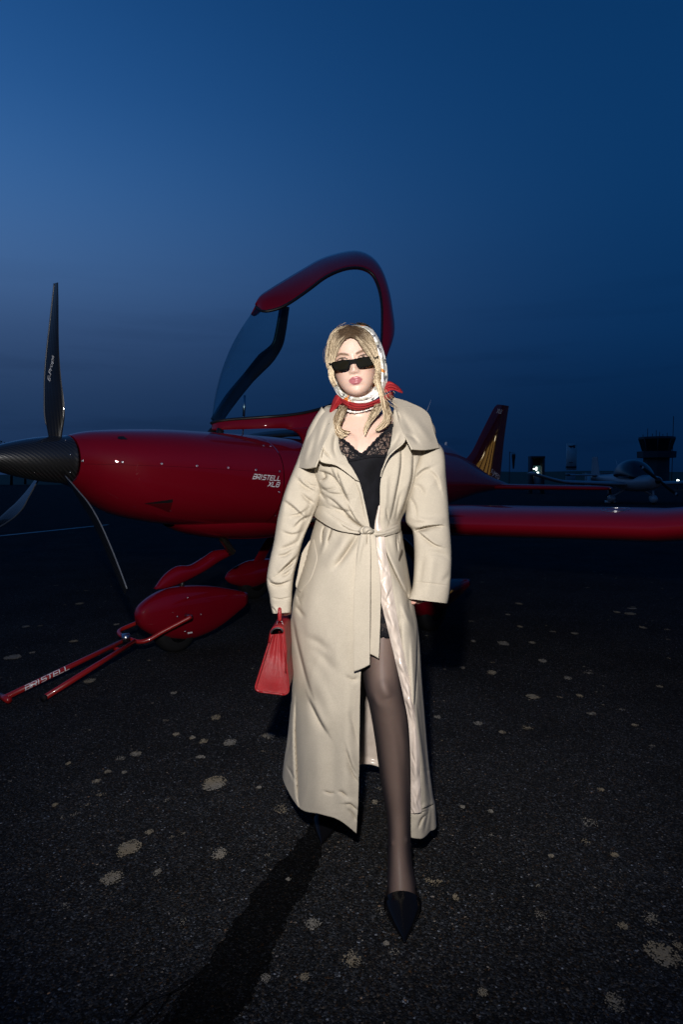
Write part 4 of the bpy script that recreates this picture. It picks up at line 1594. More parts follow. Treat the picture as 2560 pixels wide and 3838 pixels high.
# fingers of the hand at the coat edge: rooted in the palm, curled round the cloth
for k, (a, b, c, e) in enumerate([((1566, 2212, 2.075), (1556, 2228, 2.065), (1548, 2244, 2.058), (1543, 2254, 2.060)),
                                  ((1576, 2222, 2.075), (1566, 2242, 2.062), (1555, 2256, 2.056), (1545, 2260, 2.062)),
                                  ((1586, 2226, 2.080), (1580, 2246, 2.070), (1570, 2256, 2.066), (1558, 2254, 2.072)),
                                  ((1596, 2226, 2.085), (1592, 2244, 2.078), (1582, 2252, 2.074), (1570, 2250, 2.080)),
                                  ((1604, 2224, 2.092), (1602, 2238, 2.086), (1594, 2246, 2.082), (1584, 2246, 2.086))]):
    bg.tube(resample([tuple(W(*q)) for q in (a, b, c, e)], 12), np.interp(np.linspace(0, 1, 12), [0, .5, 1], [.0095, .0085, .0062]), 10)
# the other hand closes round the bag handle
for k, x in enumerate((1052, 1062, 1072, 1082)):
    s = (0.9, 1.0, 0.97, 0.85)[k]
    bg.tube(resample([tuple(W(x, 2272, 2.090)), tuple(W(x - 1, 2272 + 22 * s, 2.074)), tuple(W(x, 2272 + 29 * s, 2.090)), tuple(W(x + 1, 2272 + 18 * s, 2.105))], 12), np.interp(np.linspace(0, 1, 12), [0, .5, 1], [.0092, .0085, .0065]), 10)
bg.tube(resample([tuple(W(1052, 2256, 2.092)), tuple(W(1048, 2274, 2.078)), tuple(W(1054, 2290, 2.070)), tuple(W(1062, 2296, 2.072))], 10), np.interp(np.linspace(0, 1, 10), [0, 1], [.0100, .0072]), 10)

tmp = bg.build('body_raw', M['skin'])
rm = tmp.modifiers.new('r', 'REMESH')
rm.mode = 'VOXEL'
rm.voxel_size = 0.0034
rm.use_smooth_shade = True
sm = tmp.modifiers.new('s', 'SMOOTH')
sm.factor = 0.5
sm.iterations = 2
dg = bpy.context.evaluated_depsgraph_get()
me = bpy.data.meshes.new_from_object(tmp.evaluated_get(dg))
bpy.data.objects.remove(tmp)
me.transform(Matrix.Translation(-Vector(person.location)))
me.polygons.foreach_set('use_smooth', [True] * len(me.polygons))
me.materials.clear(); me.materials.append(M['skin'])
body = link(bpy.data.objects.new('body', me))
body.parent = person
co = np.zeros(len(me.vertices) * 3); me.vertices.foreach_get('co', co)
co = co.reshape(-1, 3) + np.array(person.location)
fa = [tuple(p.vertices) for p in me.polygons]
BVB = BVHTree.FromPolygons([tuple(p) for p in co], fa)
lc = (co - HO) @ RM          # head-local coordinates
x, y, z = lc[:, 0], lc[:, 1], lc[:, 2]
isf = (y < -0.03) & (z > -0.12) & (z < 0.13) & (np.abs(x) < 0.09)


def sstep(a, b, v):
    t = np.clip((v - a) / (b - a), 0, 1)
    return t * t * (3 - 2 * t)


ax_ = np.abs(x)
zt_ = np.interp(ax_, [0, .0042, .010, .0175, .0225], [-.0566, -.0546, -.0564, -.0614, -.0655])
zb_ = np.interp(ax_, [0, .008, .0145, .020, .0225], [-.0814, -.0804, -.0766, -.0706, -.0665])
lip = sstep(-0.0012, 0.0012, zt_ - z) * sstep(-0.0012, 0.0012, z - zb_) * (ax_ < 0.0225) * isf
bz = np.interp(ax_, [.012, .022, .038, .052], [.0125, .0160, .0195, .0150])
bw = np.interp(ax_, [.012, .022, .045, .054], [.0034, .0044, .0032, .0012])
brow = sstep(1.6, 0.3, np.abs(z - bz) / bw) * ((ax_ > .011) & (ax_ < .055)) * isf * 0.95
lz_ = np.interp(ax_, [.017, .024, .034, .044, .051], [.0012, .0052, .0072, .0058, .0030])
liner = sstep(1.5, 0.4, np.abs(z - lz_) / 0.0020) * ((ax_ > .016) & (ax_ < .053)) * isf
iris = np.maximum(0, 1 - np.hypot((ax_ - .033) / .0062, (z - .001) / .0062) ** 4) * isf * 0.9
liner = np.maximum(liner, iris)
blush = np.exp(-((ax_ - .045) / .018) ** 2 - ((z + .035) / .016) ** 2) * isf * 0.22
hand = sstep(-0.02, 0.0, (0.86 - co[:, 2])) * (co[:, 2] > 0.77) * (np.abs(co[:, 0]) > 0.17) * 0.5
for nm, val in (('lip', lip), ('brow', brow), ('liner', liner), ('blush', np.maximum(blush, hand))):
    at = me.attributes.new(nm, 'FLOAT', 'POINT')
    at.data.foreach_set('value', val.astype(np.float32))

# ---------------------------------------------------------------- coat
LP = [
    [(1250, 1518, 2.20), (1222, 1525, 2.15), (1236, 1528, 2.11), (1248, 1530, 2.09), (1260, 1533, 2.08), (1268, 1535, 2.075)],
    [(1180, 1610, 2.22), (1155, 1615, 2.15), (1185, 1620, 2.075), (1220, 1625, 2.05), (1250, 1630, 2.04), (1268, 1632, 2.04)],
    [(1180, 1715, 2.23), (1150, 1715, 2.15), (1185, 1720, 2.05), (1225, 1722, 2.015), (1270, 1725, 2.00), (1302, 1728, 2.0)],
    [(1190, 1800, 2.24), (1160, 1800, 2.15), (1195, 1800, 2.05), (1245, 1800, 2.005), (1300, 1800, 1.985), (1345, 1802, 1.985)],
    [(1205, 1880, 2.24), (1175, 1875, 2.15), (1212, 1880, 2.05), (1265, 1885, 2.0), (1325, 1890, 1.985), (1368, 1890, 1.985)],
    [(1215, 1945, 2.23), (1188, 1935, 2.14), (1225, 1950, 2.055), (1280, 1965, 2.015), (1335, 1980, 1.995), (1388, 1985, 1.99)],
    [(1205, 2015, 2.25), (1170, 2005, 2.15), (1215, 2015, 2.05), (1275, 2025, 2.0), (1335, 2030, 1.98), (1393, 2030, 1.98)],
    [(1180, 2110, 2.26), (1145, 2100, 2.15), (1190, 2105, 2.045), (1258, 2110, 1.985), (1330, 2110, 1.962), (1385, 2110, 1.967)],
    [(1140, 2310, 2.28), (1093, 2300, 2.15), (1150, 2300, 2.03), (1230, 2300, 1.98), (1310, 2300, 1.952), (1368, 2300, 1.960)],
    [(1150, 2550, 2.30), (1097, 2550, 2.16), (1150, 2550, 2.04), (1220, 2550, 1.975), (1290, 2550, 1.947), (1351, 2550, 1.955)],
    [(1130, 2740, 2.33), (1083, 2735, 2.17), (1145, 2750, 2.03), (1215, 2760, 1.97), (1285, 2770, 1.942), (1347, 2780, 1.950)],
    [(1110, 2850, 2.33), (1066, 2860, 2.17), (1130, 2915, 2.03), (1208, 2945, 1.965), (1280, 2960, 1.938), (1343, 2985, 1.945)],
    [(1105, 2885, 2.33), (1061, 2912, 2.17), (1122, 3026, 2.03), (1200, 3050, 1.965), (1270, 3072, 1.938), (1336, 3122, 1.942)]]
LS = [  # bodice
    ('v', [(1260, 1760), (1285, 1830), (1310, 1885)], 6, 8), ('v', [(1215, 1765), (1222, 1790), (1200, 1805)], 7, 9), ('v', [(1200, 1830), (1230, 1835), (1262, 1828)], 8, 6), ('f', [(1300, 1880), (1330, 1935), (1362, 1975)], 8, 6),
    ('f', [(1245, 1755), (1268, 1800), (1308, 1878)], 13, 11), ('f', [(1195, 1760), (1240, 1775), (1265, 1800)], 12, 7), ('g', [(1190, 1800), (1230, 1840), (1290, 1850)], 14, 6),
    ('v', [(1225, 1880), (1200, 1840), (1185, 1800)], 9, 9), ('f', [(1215, 1850), (1260, 1880), (1330, 1950), (1370, 1978)], 12, 8), ('v', [(1290, 1925), (1340, 1965), (1375, 1985)], 7, 7),
    ('g', [(1240, 1890), (1275, 1905), (1320, 1915)], 12, 5), ('f', [(1325, 1790), (1352, 1850), (1372, 1960)], 10, 4),
    # below the belt
    ('v', [(1219, 1968), (1210, 2000), (1208, 2040)], 5, 11), ('v', [(1246, 1978), (1238, 2005), (1228, 2032)], 5, 9), ('r', [(1232, 1980), (1222, 2030), (1205, 2080)], 9, 6),
    ('v', [(1345, 2000), (1320, 2040), (1290, 2085), (1255, 2130)], 15, 14), ('r', [(1310, 2000), (1270, 2060), (1220, 2130)], 22, 7),
    ('v', [(1135, 2225), (1125, 2240), (1112, 2232)], 9, 7), ('v', [(1112, 2272), (1128, 2295), (1142, 2312)], 9, 11), ('v', [(1115, 2230), (1122, 2250), (1130, 2268)], 4, 7),
    # long drag folds of the skirt
    ('f', [(1100, 2300), (1118, 2400), (1150, 2530), (1172, 2600)], 12, 12), ('f', [(1160, 2615), (1178, 2650), (1205, 2705), (1230, 2745)], 13, 15),
    ('v', [(1150, 2388), (1190, 2405), (1235, 2440)], 18, 6), ('v', [(1170, 2420), (1220, 2470), (1260, 2520)], 22, 5), ('r', [(1150, 2480), (1210, 2600), (1250, 2720)], 30, 6),
    ('f', [(1108, 2620), (1104, 2760), (1113, 2980), (1121, 3020)], 9, 13), ('v', [(1070, 2850), (1085, 2800), (1093, 2740)], 8, 6), ('v', [(1078, 2870), (1095, 2900), (1106, 2930)], 6, 6),
    ('v', [(1295, 2535), (1320, 2548), (1345, 2542)], 9, 6), ('v', [(1310, 2660), (1325, 2720), (1340, 2790)], 12, 4), ('f', [(1300, 2800), (1318, 2860), (1340, 2905)], 12, 7), ('f', [(1305, 2855), (1325, 2900), (1342, 2925)], 9, 6),
    ('v', [(1215, 2965), (1235, 2972), (1255, 2972)], 6, 6), ('v', [(1270, 2965), (1285, 2972), (1300, 2985)], 8, 7), ('f', [(1290, 3010), (1315, 3010), (1338, 3030)], 8, 8), ('v', [(1300, 3030), (1322, 3050), (1333, 3075)], 8, 6),
    ('r', [(1200, 2760), (1190, 2900), (1185, 3040)], 34, 6), ('v', [(1255, 2700), (1250, 2850), (1255, 3050)], 30, 5), ('r', [(1300, 2560), (1305, 2800), (1300, 3000)], 26, 4)]
RP = [
    [(1478, 1528, 2.075), (1490, 1528, 2.08), (1510, 1526, 2.095), (1540, 1525, 2.115), (1580, 1530, 2.16), (1560, 1535, 2.22)],
    [(1470, 1620, 2.045), (1495, 1620, 2.045), (1530, 1620, 2.055), (1580, 1618, 2.085), (1630, 1615, 2.15), (1600, 1612, 2.23)],
    [(1448, 1720, 2.0), (1480, 1720, 2.005), (1520, 1720, 2.02), (1570, 1718, 2.06), (1610, 1715, 2.14), (1580, 1715, 2.23)],
    [(1427, 1800, 1.99), (1460, 1800, 1.995), (1500, 1800, 2.01), (1545, 1800, 2.05), (1580, 1798, 2.13), (1555, 1800, 2.23)],
    [(1424, 1885, 1.99), (1450, 1885, 1.995), (1480, 1882, 2.015), (1515, 1880, 2.05), (1545, 1878, 2.12), (1525, 1880, 2.22)],
    [(1421, 1965, 1.995), (1440, 1962, 2.0), (1465, 1958, 2.02), (1485, 1955, 2.05), (1502, 1950, 2.10), (1490, 1950, 2.2)],
    [(1436, 2030, 1.985), (1455, 2030, 1.99), (1475, 2028, 2.0), (1495, 2022, 2.04), (1508, 2018, 2.10), (1500, 2018, 2.2)],
    [(1452, 2120, 1.98), (1470, 2120, 1.985), (1490, 2120, 2.0), (1510, 2120, 2.04), (1525, 2118, 2.1), (1512, 2118, 2.22)],
    [(1472, 2250, 1.965), (1490, 2250, 1.97), (1510, 2250, 1.985), (1530, 2250, 2.03), (1547, 2250, 2.1), (1530, 2250, 2.25)],
    [(1493, 2380, 1.955), (1514, 2380, 1.953), (1537, 2380, 1.973), (1554, 2380, 2.02), (1568, 2380, 2.1), (1550, 2380, 2.27)],
    [(1522, 2550, 1.94), (1538, 2550, 1.945), (1555, 2550, 1.97), (1568, 2550, 2.02), (1579, 2550, 2.1), (1560, 2550, 2.3)],
    [(1550, 2700, 1.935), (1559, 2700, 1.94), (1569, 2700, 1.965), (1581, 2700, 2.02), (1591, 2700, 2.1), (1572, 2700, 2.32)],
    [(1569, 2850, 1.935), (1576, 2850, 1.94), (1584, 2850, 1.96), (1594, 2850, 2.02), (1604, 2850, 2.1), (1585, 2850, 2.33)],
    [(1574, 2990, 1.935), (1583, 2990, 1.94), (1595, 2990, 1.955), (1608, 2985, 2.0), (1621, 2980, 2.08), (1600, 2920, 2.33)],
    [(1541, 3046, 1.930), (1565, 3044, 1.934), (1590, 3038, 1.95), (1612, 3030, 2.0), (1629, 3020, 2.07), (1605, 2940, 2.33)],
    [(1540, 3138, 1.928), (1562, 3142, 1.933), (1586, 3140, 1.95), (1610, 3116, 2.0), (1634, 3090, 2.07), (1605, 2960, 2.33)]]
RS_ = [('f', [(1500, 1660), (1497, 1760), (1470, 1900), (1455, 1960)], 11, 9), ('f', [(1545, 1690), (1540, 1790), (1510, 1900), (1490, 1950)], 11, 11), ('g', [(1565, 1740), (1545, 1830), (1515, 1910)], 10, 9),
       ('v', [(1480, 1950), (1490, 1900), (1500, 1850)], 8, 5), ('r', [(1450, 1780), (1445, 1860), (1438, 1950)], 12, 4), ('v', [(1462, 1960), (1452, 1940), (1446, 1900)], 6, 4),
       ('f', [(1437, 2032), (1462, 2100), (1505, 2190), (1545, 2262)], 9, 14), ('v', [(1486, 1998), (1486, 2030), (1490, 2070)], 5, 9), ('v', [(1492, 2000), (1494, 2040)], 4, 7),
       ('v', [(1500, 2300), (1496, 2400), (1505, 2500)], 12, 9), ('r', [(1505, 2270), (1525, 2320), (1545, 2350)], 10, 7), ('v', [(1525, 2200), (1530, 2260), (1536, 2300)], 7, 6),
       ('f', [(1562, 2340), (1560, 2460), (1553, 2600), (1546, 2680)], 7, 16), ('r', [(1540, 2400), (1545, 2550), (1552, 2680)], 8, 6), ('f', [(1560, 2640), (1575, 2760), (1592, 2880), (1600, 2960)], 8, 10),
       ('g', [(1580, 3032), (1600, 3022), (1626, 3012)], 6, 9), ('v', [(1568, 3100), (1580, 3070), (1598, 3050)], 6, 9), ('v', [(1610, 3000), (1600, 3060), (1588, 3120)], 8, 7), ('f', [(1541, 3046), (1570, 3044), (1600, 3035)], 5, 5),
       ('v', [(1585, 2890), (1600, 2890), (1610, 2880)], 5, 5)]


def shell(ctrl, nu, nv, strokes, seed, wob=1.6):
    A = folds(wobble(patch(ctrl, nu, nv), wob, seed), strokes)
    return pxgrid(A)


cg = Geo()
Pl = shell(LP, 420, 120, LS, 3)
cg.grid(Pl)
Pr = shell(RP, 420, 110, RS_, 5)
cg.grid(Pr)
# back: from one wrapped edge to the other
nb = 60
PB = np.zeros((420, 40, 3))
for i in range(420):
    a, b = Pl[i, 0], Pr[i, -1]
    t0, t1 = (a + b) / 2, (b - a)
    for j in range(40):
        t = j / 39
        bow = math.sin(math.pi * t)
        PB[i, j] = a * (1 - t) + b * t + np.array([0, 0.13 * bow ** 0.7 + 0.012 * math.sin(t * 21 + i * 0.004) * min(1, i / 200), 0])
cg.grid(PB)
coat = cg.build('trench_coat', M['coat'], person)
coat['label'] = 'long beige trench coat, belted and open below the waist'
solid(coat, 0.0025, 1)

# lining of the back, seen between the legs
A = PB[120:419:6, 1:-1:1].copy()
A[..., 1] -= 0.006
Geo().grid(A).build('back_lining', M['satin'], coat)

# satin facing turned outward along the near edge
LN = [[(1421, 1895, 1.988), (1422, 1895, 1.986), (1424, 1895, 1.988)], [(1407, 1960, 1.988), (1414, 1960, 1.982), (1422, 1960, 1.988)], [(1405, 2010, 1.982), (1422, 2010, 1.974), (1440, 2010, 1.980)], [(1404, 2080, 1.974), (1428, 2080, 1.960), (1448, 2080, 1.976)],
      [(1410, 2150, 1.966), (1437, 2150, 1.952), (1462, 2150, 1.970)], [(1424, 2230, 1.960), (1450, 2230, 1.946), (1473, 2230, 1.964)], [(1440, 2300, 1.955), (1464, 2300, 1.942), (1486, 2300, 1.958)], [(1465, 2400, 1.948), (1486, 2400, 1.935), (1503, 2400, 1.951)],
      [(1489, 2500, 1.942), (1508, 2500, 1.928), (1524, 2500, 1.944)], [(1512, 2600, 1.936), (1530, 2600, 1.922), (1546, 2600, 1.938)], [(1531, 2700, 1.932), (1545, 2700, 1.920), (1558, 2700, 1.934)], [(1538, 2800, 1.930), (1555, 2800, 1.918), (1571, 2800, 1.932)],
      [(1541, 2900, 1.930), (1558, 2900, 1.918), (1574, 2900, 1.932)], [(1541, 3000, 1.930), (1560, 3000, 1.920), (1578, 3000, 1.932)], [(1541, 3048, 1.929), (1560, 3047, 1.922), (1580, 3044, 1.932)]]
A = patch(LN, 460, 40)
rs = np.random.default_rng(11)
sk = []
yy = 2040
while yy < 3040:
    xl = np.interp(yy, [r_[0][1] for r_ in LN], [r_[0][0] for r_ in LN]); xr = np.interp(yy, [r_[0][1] for r_ in LN], [r_[2][0] for r_ in LN])
    ln_ = rs.uniform(40, 95)
    xl2 = np.interp(yy + ln_, [r_[0][1] for r_ in LN], [r_[0][0] for r_ in LN]); xr2 = np.interp(yy + ln_, [r_[0][1] for r_ in LN], [r_[2][0] for r_ in LN])
    u0, u1 = (rs.uniform(.05, .4), rs.uniform(.6, 1.0)) if rs.random() < .7 else (rs.uniform(.6, 1.0), rs.uniform(.1, .4))
    sk.append((rs.choice(['v', 'v', 'r', 'f']), [(xl + (xr - xl) * u0, yy), ((xl + xl2) / 2 + (xr - xl) * (u0 + u1) / 2 + rs.uniform(-3, 3), yy + ln_ / 2), (xl2 + (xr2 - xl2) * u1, yy + ln_)], rs.uniform(6, 11), rs.uniform(1.6, 3.4)))
    yy += rs.uniform(16, 40)
A = folds(A, sk)
lin = Geo().grid(pxgrid(A)).build('facing_lining', M['satin'], coat)
lin['label'] = 'pale satin lining turned outward'
solid(lin, 0.002, 1)

# sleeves
SLV = [(1205, 1525, 1262, 1600, 2.15, .050), (1160, 1600, 1240, 1690, 2.14, .064), (1118, 1715, 1222, 1785, 2.13, .070), (1070, 1835, 1205, 1862, 2.12, .074), (1042, 1934, 1176, 1930, 2.115, .074), (1026, 2030, 1140, 2012, 2.105, .068),
       (1008, 2110, 1118, 2090, 2.095, .064), (999, 2178, 1102, 2152, 2.085, .060), (1009, 2232, 1095, 2212, 2.08, .050), (1013, 2262, 1093, 2250, 2.075, .045), (1021, 2300, 1088, 2296, 2.07, .042)]
SLS = [('v', [(1185, 1885), (1160, 1945), (1125, 2025)], 13, 14), ('v', [(1105, 2095), (1085, 2115), (1060, 2135)], 9, 9), ('f', [(1150, 1905), (1120, 1925), (1085, 1930)], 9, 7), ('v', [(1140, 1800), (1165, 1820), (1190, 1825)], 7, 8), ('f', [(1060, 1990), (1095, 2000), (1130, 1990)], 9, 6), ('v', [(1040, 2085), (1070, 2080), (1100, 2060)], 7, 7), ('f', [(1115, 1790), (1140, 1815), (1180, 1840)], 11, 12), ('v', [(1180, 1890), (1150, 1870), (1130, 1850)], 8, 9), ('f', [(1060, 1870), (1100, 1900), (1150, 1945)], 12, 10), ('g', [(1165, 1930), (1130, 1945), (1100, 1975)], 10, 10),
       ('v', [(1050, 2060), (1090, 2045), (1120, 2025)], 10, 7), ('f', [(1112, 2080), (1085, 2110), (1040, 2150)], 10, 12), ('v', [(1095, 2130), (1075, 2150), (1055, 2158)], 8, 9), ('f', [(1005, 2180), (1040, 2190), (1085, 2175)], 8, 9),
       ('v', [(1000, 2165), (1020, 2185), (1050, 2190)], 6, 7), ('r', [(1090, 1760), (1070, 1860), (1050, 1990)], 18, 5), ('v', [(1130, 1700), (1160, 1760), (1200, 1780)], 12, 8), ('f', [(1140, 1740), (1180, 1745), (1200, 1790)], 9, 8),
       ('v', [(1170, 1860), (1140, 1960), (1105, 2060)], 10, 6), ('v', [(1018, 2240), (1050, 2246), (1090, 2238)], 4, 3), ('f', [(1015, 2270), (1030, 2285), (1036, 2298)], 5, 6)]
SRV = [(1490, 1625, 1580, 1562, 2.16, .045), (1512, 1690, 1625, 1640, 2.15, .062), (1530, 1745, 1664, 1692, 2.13, .078), (1533, 1820, 1673, 1790, 2.125, .085), (1524, 1900, 1681, 1885, 2.12, .085), (1522, 1955, 1685, 1955, 2.115, .083), (1546, 1990, 1689, 2000, 2.105, .078),
       (1552, 2040, 1692, 2050, 2.095, .075), (1553, 2110, 1693, 2115, 2.085, .074), (1548, 2190, 1688, 2200, 2.075, .072), (1538, 2225, 1683, 2238, 2.07, .070), (1530, 2244, 1678, 2262, 2.068, .068)]
SRS = [('v', [(1548, 1985), (1580, 1985), (1610, 1978)], 8, 10), ('v', [(1536, 1860), (1555, 1900), (1560, 1945)], 8, 6), ('f', [(1610, 1760), (1640, 1790), (1655, 1840)], 14, 6), ('v', [(1570, 2200), (1580, 2120), (1590, 2060)], 14, 5), ('f', [(1545, 1800), (1580, 1765), (1615, 1748)], 14, 9), ('v', [(1550, 1815), (1575, 1830), (1590, 1860)], 12, 6), ('g', [(1550, 1992), (1590, 1975), (1650, 1968), (1665, 1970)], 8, 14), ('r', [(1530, 1940), (1600, 1950), (1670, 1945)], 14, 6),
       ('f', [(1560, 1982), (1590, 2010), (1630, 2040), (1660, 2050)], 9, 9), ('v', [(1600, 2070), (1650, 2075), (1690, 2095)], 14, 5), ('v', [(1545, 1700), (1550, 1760), (1535, 1830)], 7, 9), ('f', [(1540, 1700), (1545, 1790), (1528, 1880)], 7, 9),
       ('v', [(1660, 2180), (1680, 2160), (1690, 2140)], 12, 4), ('v', [(1540, 2178), (1600, 2186), (1688, 2196)], 3, 3), ('r', [(1620, 2060), (1615, 2150), (1600, 2250)], 22, 4), ('v', [(1580, 1690), (1570, 1720), (1560, 1760)], 10, 7)]
for prs, sks, sd in ((SLV, SLS, 21), (SRV, SRS, 22)):
    A = pair_tube(prs, 90, 240, sks, flat=0.5, seed=sd, wob=1.6)
    o = Geo().grid(pxgrid(A), cv=True).build('sleeve', M['coat'], coat)
    solid(o, 0.004, -1)

# collar and lapels
def sheet(name, ctrl, nu, nv, mt, parent, th=0.004, strokes=(), seed=1, wob=0.8):
    A = folds(wobble(patch(ctrl, nu, nv), wob, seed), strokes)
    o = Geo().grid(pxgrid(A)).build(name, mt, parent)
    solid(o, th, 0)
    return o


sheet('collar', [[(1252, 1520, 2.115), (1258, 1529, 2.085), (1266, 1540, 2.055)], [(1196, 1553, 2.125), (1220, 1575, 2.06), (1246, 1600, 2.020)], [(1150, 1640, 2.10), (1184, 1655, 2.03), (1215, 1670, 1.985)], [(1131, 1705, 2.085), (1164, 1714, 2.018), (1198, 1716, 1.975)], [(1118, 1752, 2.08), (1151, 1757, 2.013), (1184, 1751, 1.970)]],
      90, 50, M['coat'], coat, strokes=[('v', [(1235, 1560), (1215, 1620), (1190, 1690)], 12, 6), ('v', [(1195, 1600), (1180, 1660), (1160, 1730)], 14, 5), ('r', [(1170, 1640), (1150, 1700), (1140, 1745)], 12, 4)], seed=31)
sheet('lapel', [[(1264, 1538, 2.055), (1268, 1541, 2.052), (1272, 1544, 2.055)], [(1246, 1600, 2.016), (1257, 1604, 2.018), (1267, 1608, 2.03)], [(1209, 1672, 1.973), (1240, 1675, 1.983), (1272, 1680, 2.003)], [(1200, 1727, 1.962), (1250, 1725, 1.968), (1294, 1722, 1.983)], [(1262, 1746, 1.960), (1290, 1749, 1.965), (1320, 1756, 1.973)], [(1335, 1799, 1.966), (1340, 1801, 1.968), (1346, 1804, 1.970)]],
      110, 50, M['coat'], coat, strokes=[('v', [(1205, 1680), (1222, 1700), (1240, 1718)], 6, 5), ('v', [(1255, 1620), (1250, 1680), (1262, 1720)], 10, 5), ('v', [(1215, 1676), (1208, 1700), (1203, 1724)], 4, 4)], seed=32)
sheet('collar', [[(1466, 1489, 2.13), (1474, 1511, 2.095), (1483, 1536, 2.055)], [(1532, 1508, 2.135), (1516, 1550, 2.065), (1493, 1580, 2.03)], [(1603, 1548, 2.13), (1556, 1590, 2.045), (1509, 1618, 1.99)], [(1628, 1622, 2.09), (1580, 1644, 2.015), (1525, 1650, 1.968)], [(1647, 1679, 2.07), (1595, 1687, 2.0), (1543, 1685, 1.957)]],
      100, 60, M['coat'], coat, strokes=[('v', [(1500, 1540), (1530, 1600), (1560, 1650)], 16, 5), ('r', [(1540, 1560), (1580, 1610), (1615, 1660)], 18, 5), ('v', [(1520, 1630), (1545, 1640), (1570, 1665)], 10, 5), ('v', [(1487, 1545), (1495, 1560), (1500, 1580)], 5, 5)], seed=33)
sheet('lapel', [[(1484, 1534, 2.055), (1480, 1536, 2.052), (1477, 1538, 2.055)], [(1494, 1578, 2.026), (1484, 1584, 2.028), (1475, 1590, 2.035)], [(1511, 1619, 1.983), (1489, 1625, 1.993), (1471, 1630, 2.008)], [(1517, 1655, 1.962), (1486, 1672, 1.972), (1461, 1686, 1.988)], [(1462, 1704, 1.958), (1451, 1718, 1.964), (1445, 1728, 1.972)], [(1431, 1764, 1.963), (1429, 1775, 1.968), (1427, 1787, 1.973)]],
      100, 50, M['coat'], coat, strokes=[('v', [(1500, 1625), (1490, 1650), (1470, 1680)], 10, 4)], seed=34)

# belt: two arms, knot and two hanging ends
belt = coat
sheet('belt_band', [[(1196, 1890, 2.16), (1190, 1910, 2.165), (1188, 1928, 2.16)], [(1186, 1893, 2.125), (1179, 1913, 2.125), (1177, 1932, 2.125)], [(1215, 1895, 2.055), (1208, 1925, 2.045), (1205, 1955, 2.05)], [(1262, 1915, 2.015), (1255, 1950, 2.00), (1252, 1982, 2.003)], [(1310, 1953, 1.988), (1305, 1975, 1.978), (1300, 1995, 1.980)], [(1352, 1981, 1.970), (1350, 1990, 1.963), (1348, 2000, 1.966)]],
      120, 24, M['coat'], belt, 0.005, [('v', [(1215, 1915), (1260, 1945), (1340, 1985)], 5, 3), ('v', [(1270, 1960), (1310, 1985), (1345, 1993)], 4, 4)], 41, 0.6)
sheet('belt_band', [[(1398, 1985, 1.965), (1396, 1995, 1.960), (1394, 2004, 1.964)], [(1420, 1990, 1.968), (1418, 2002, 1.962), (1415, 2010, 1.966)], [(1450, 1982, 1.985), (1449, 1996, 1.976), (1448, 2007, 1.980)], [(1480, 1967, 2.02), (1481, 1983, 2.012), (1481, 1998, 2.015)], [(1497, 1960, 2.07), (1499, 1975, 2.07), (1499, 1990, 2.07)], [(1495, 1960, 2.13), (1497, 1975, 2.13), (1496, 1990, 2.13)]],
      90, 22, M['coat'], belt, 0.006, [('v', [(1400, 1995), (1440, 1995), (1490, 1975)], 4, 4), ('f', [(1405, 2004), (1430, 2003), (1450, 1998)], 4, 4)], 42, 0.5)
# knot: a wrapped loop
A = pair_tube([(1342, 1990, 1350, 1978, 1.958, .010), (1352, 2000, 1362, 1974, 1.950, .016), (1364, 2003, 1374, 1973, 1.944, .019), (1378, 2002, 1388, 1976, 1.946, .018), (1390, 2002, 1398, 1984, 1.952, .014), (1398, 2000, 1404, 1990, 1.960, .008)], 30, 50,
              [('v', [(1362, 2000), (1358, 1986), (1366, 1975)], 3, 5), ('v', [(1372, 2000), (1385, 1990), (1398, 1990)], 3, 4), ('r', [(1366, 1998), (1364, 1986), (1372, 1976)], 4, 4)], seed=43, wob=0.4)
Geo().grid(pxgrid(A), cv=True).build('knot', M['coat'], belt)
sheet('belt_end', [[(1356, 1996, 1.950), (1370, 1993, 1.946), (1386, 1998, 1.948)], [(1347, 2030, 1.944), (1366, 2030, 1.940), (1388, 2030, 1.941)], [(1338, 2090, 1.938), (1362, 2090, 1.934), (1389, 2090, 1.932)], [(1326, 2250, 1.932), (1356, 2250, 1.929), (1388, 2250, 1.926)], [(1325, 2400, 1.928), (1355, 2400, 1.926), (1387, 2400, 1.922)], [(1326, 2517, 1.926), (1356, 2506, 1.924), (1386, 2491, 1.920)]],
      110, 24, M['coat'], belt, 0.005, [('r', [(1362, 2000), (1350, 2060), (1340, 2120)], 10, 4), ('v', [(1378, 1998), (1376, 2020), (1374, 2050)], 5, 3)], 44, 0.5)
sheet('belt_end', [[(1388, 2002, 1.958), (1396, 2003, 1.956), (1406, 2006, 1.958)], [(1391, 2060, 1.952), (1400, 2060, 1.950), (1412, 2060, 1.950)], [(1391, 2200, 1.945), (1408, 2200, 1.942), (1427, 2200, 1.940)], [(1390, 2350, 1.938), (1407, 2350, 1.936), (1425, 2350, 1.934)], [(1387, 2450, 1.935), (1404, 2458, 1.933), (1420, 2468, 1.930)]],
      90, 20, M['coat'], belt, 0.005, (), 45, 0.5)
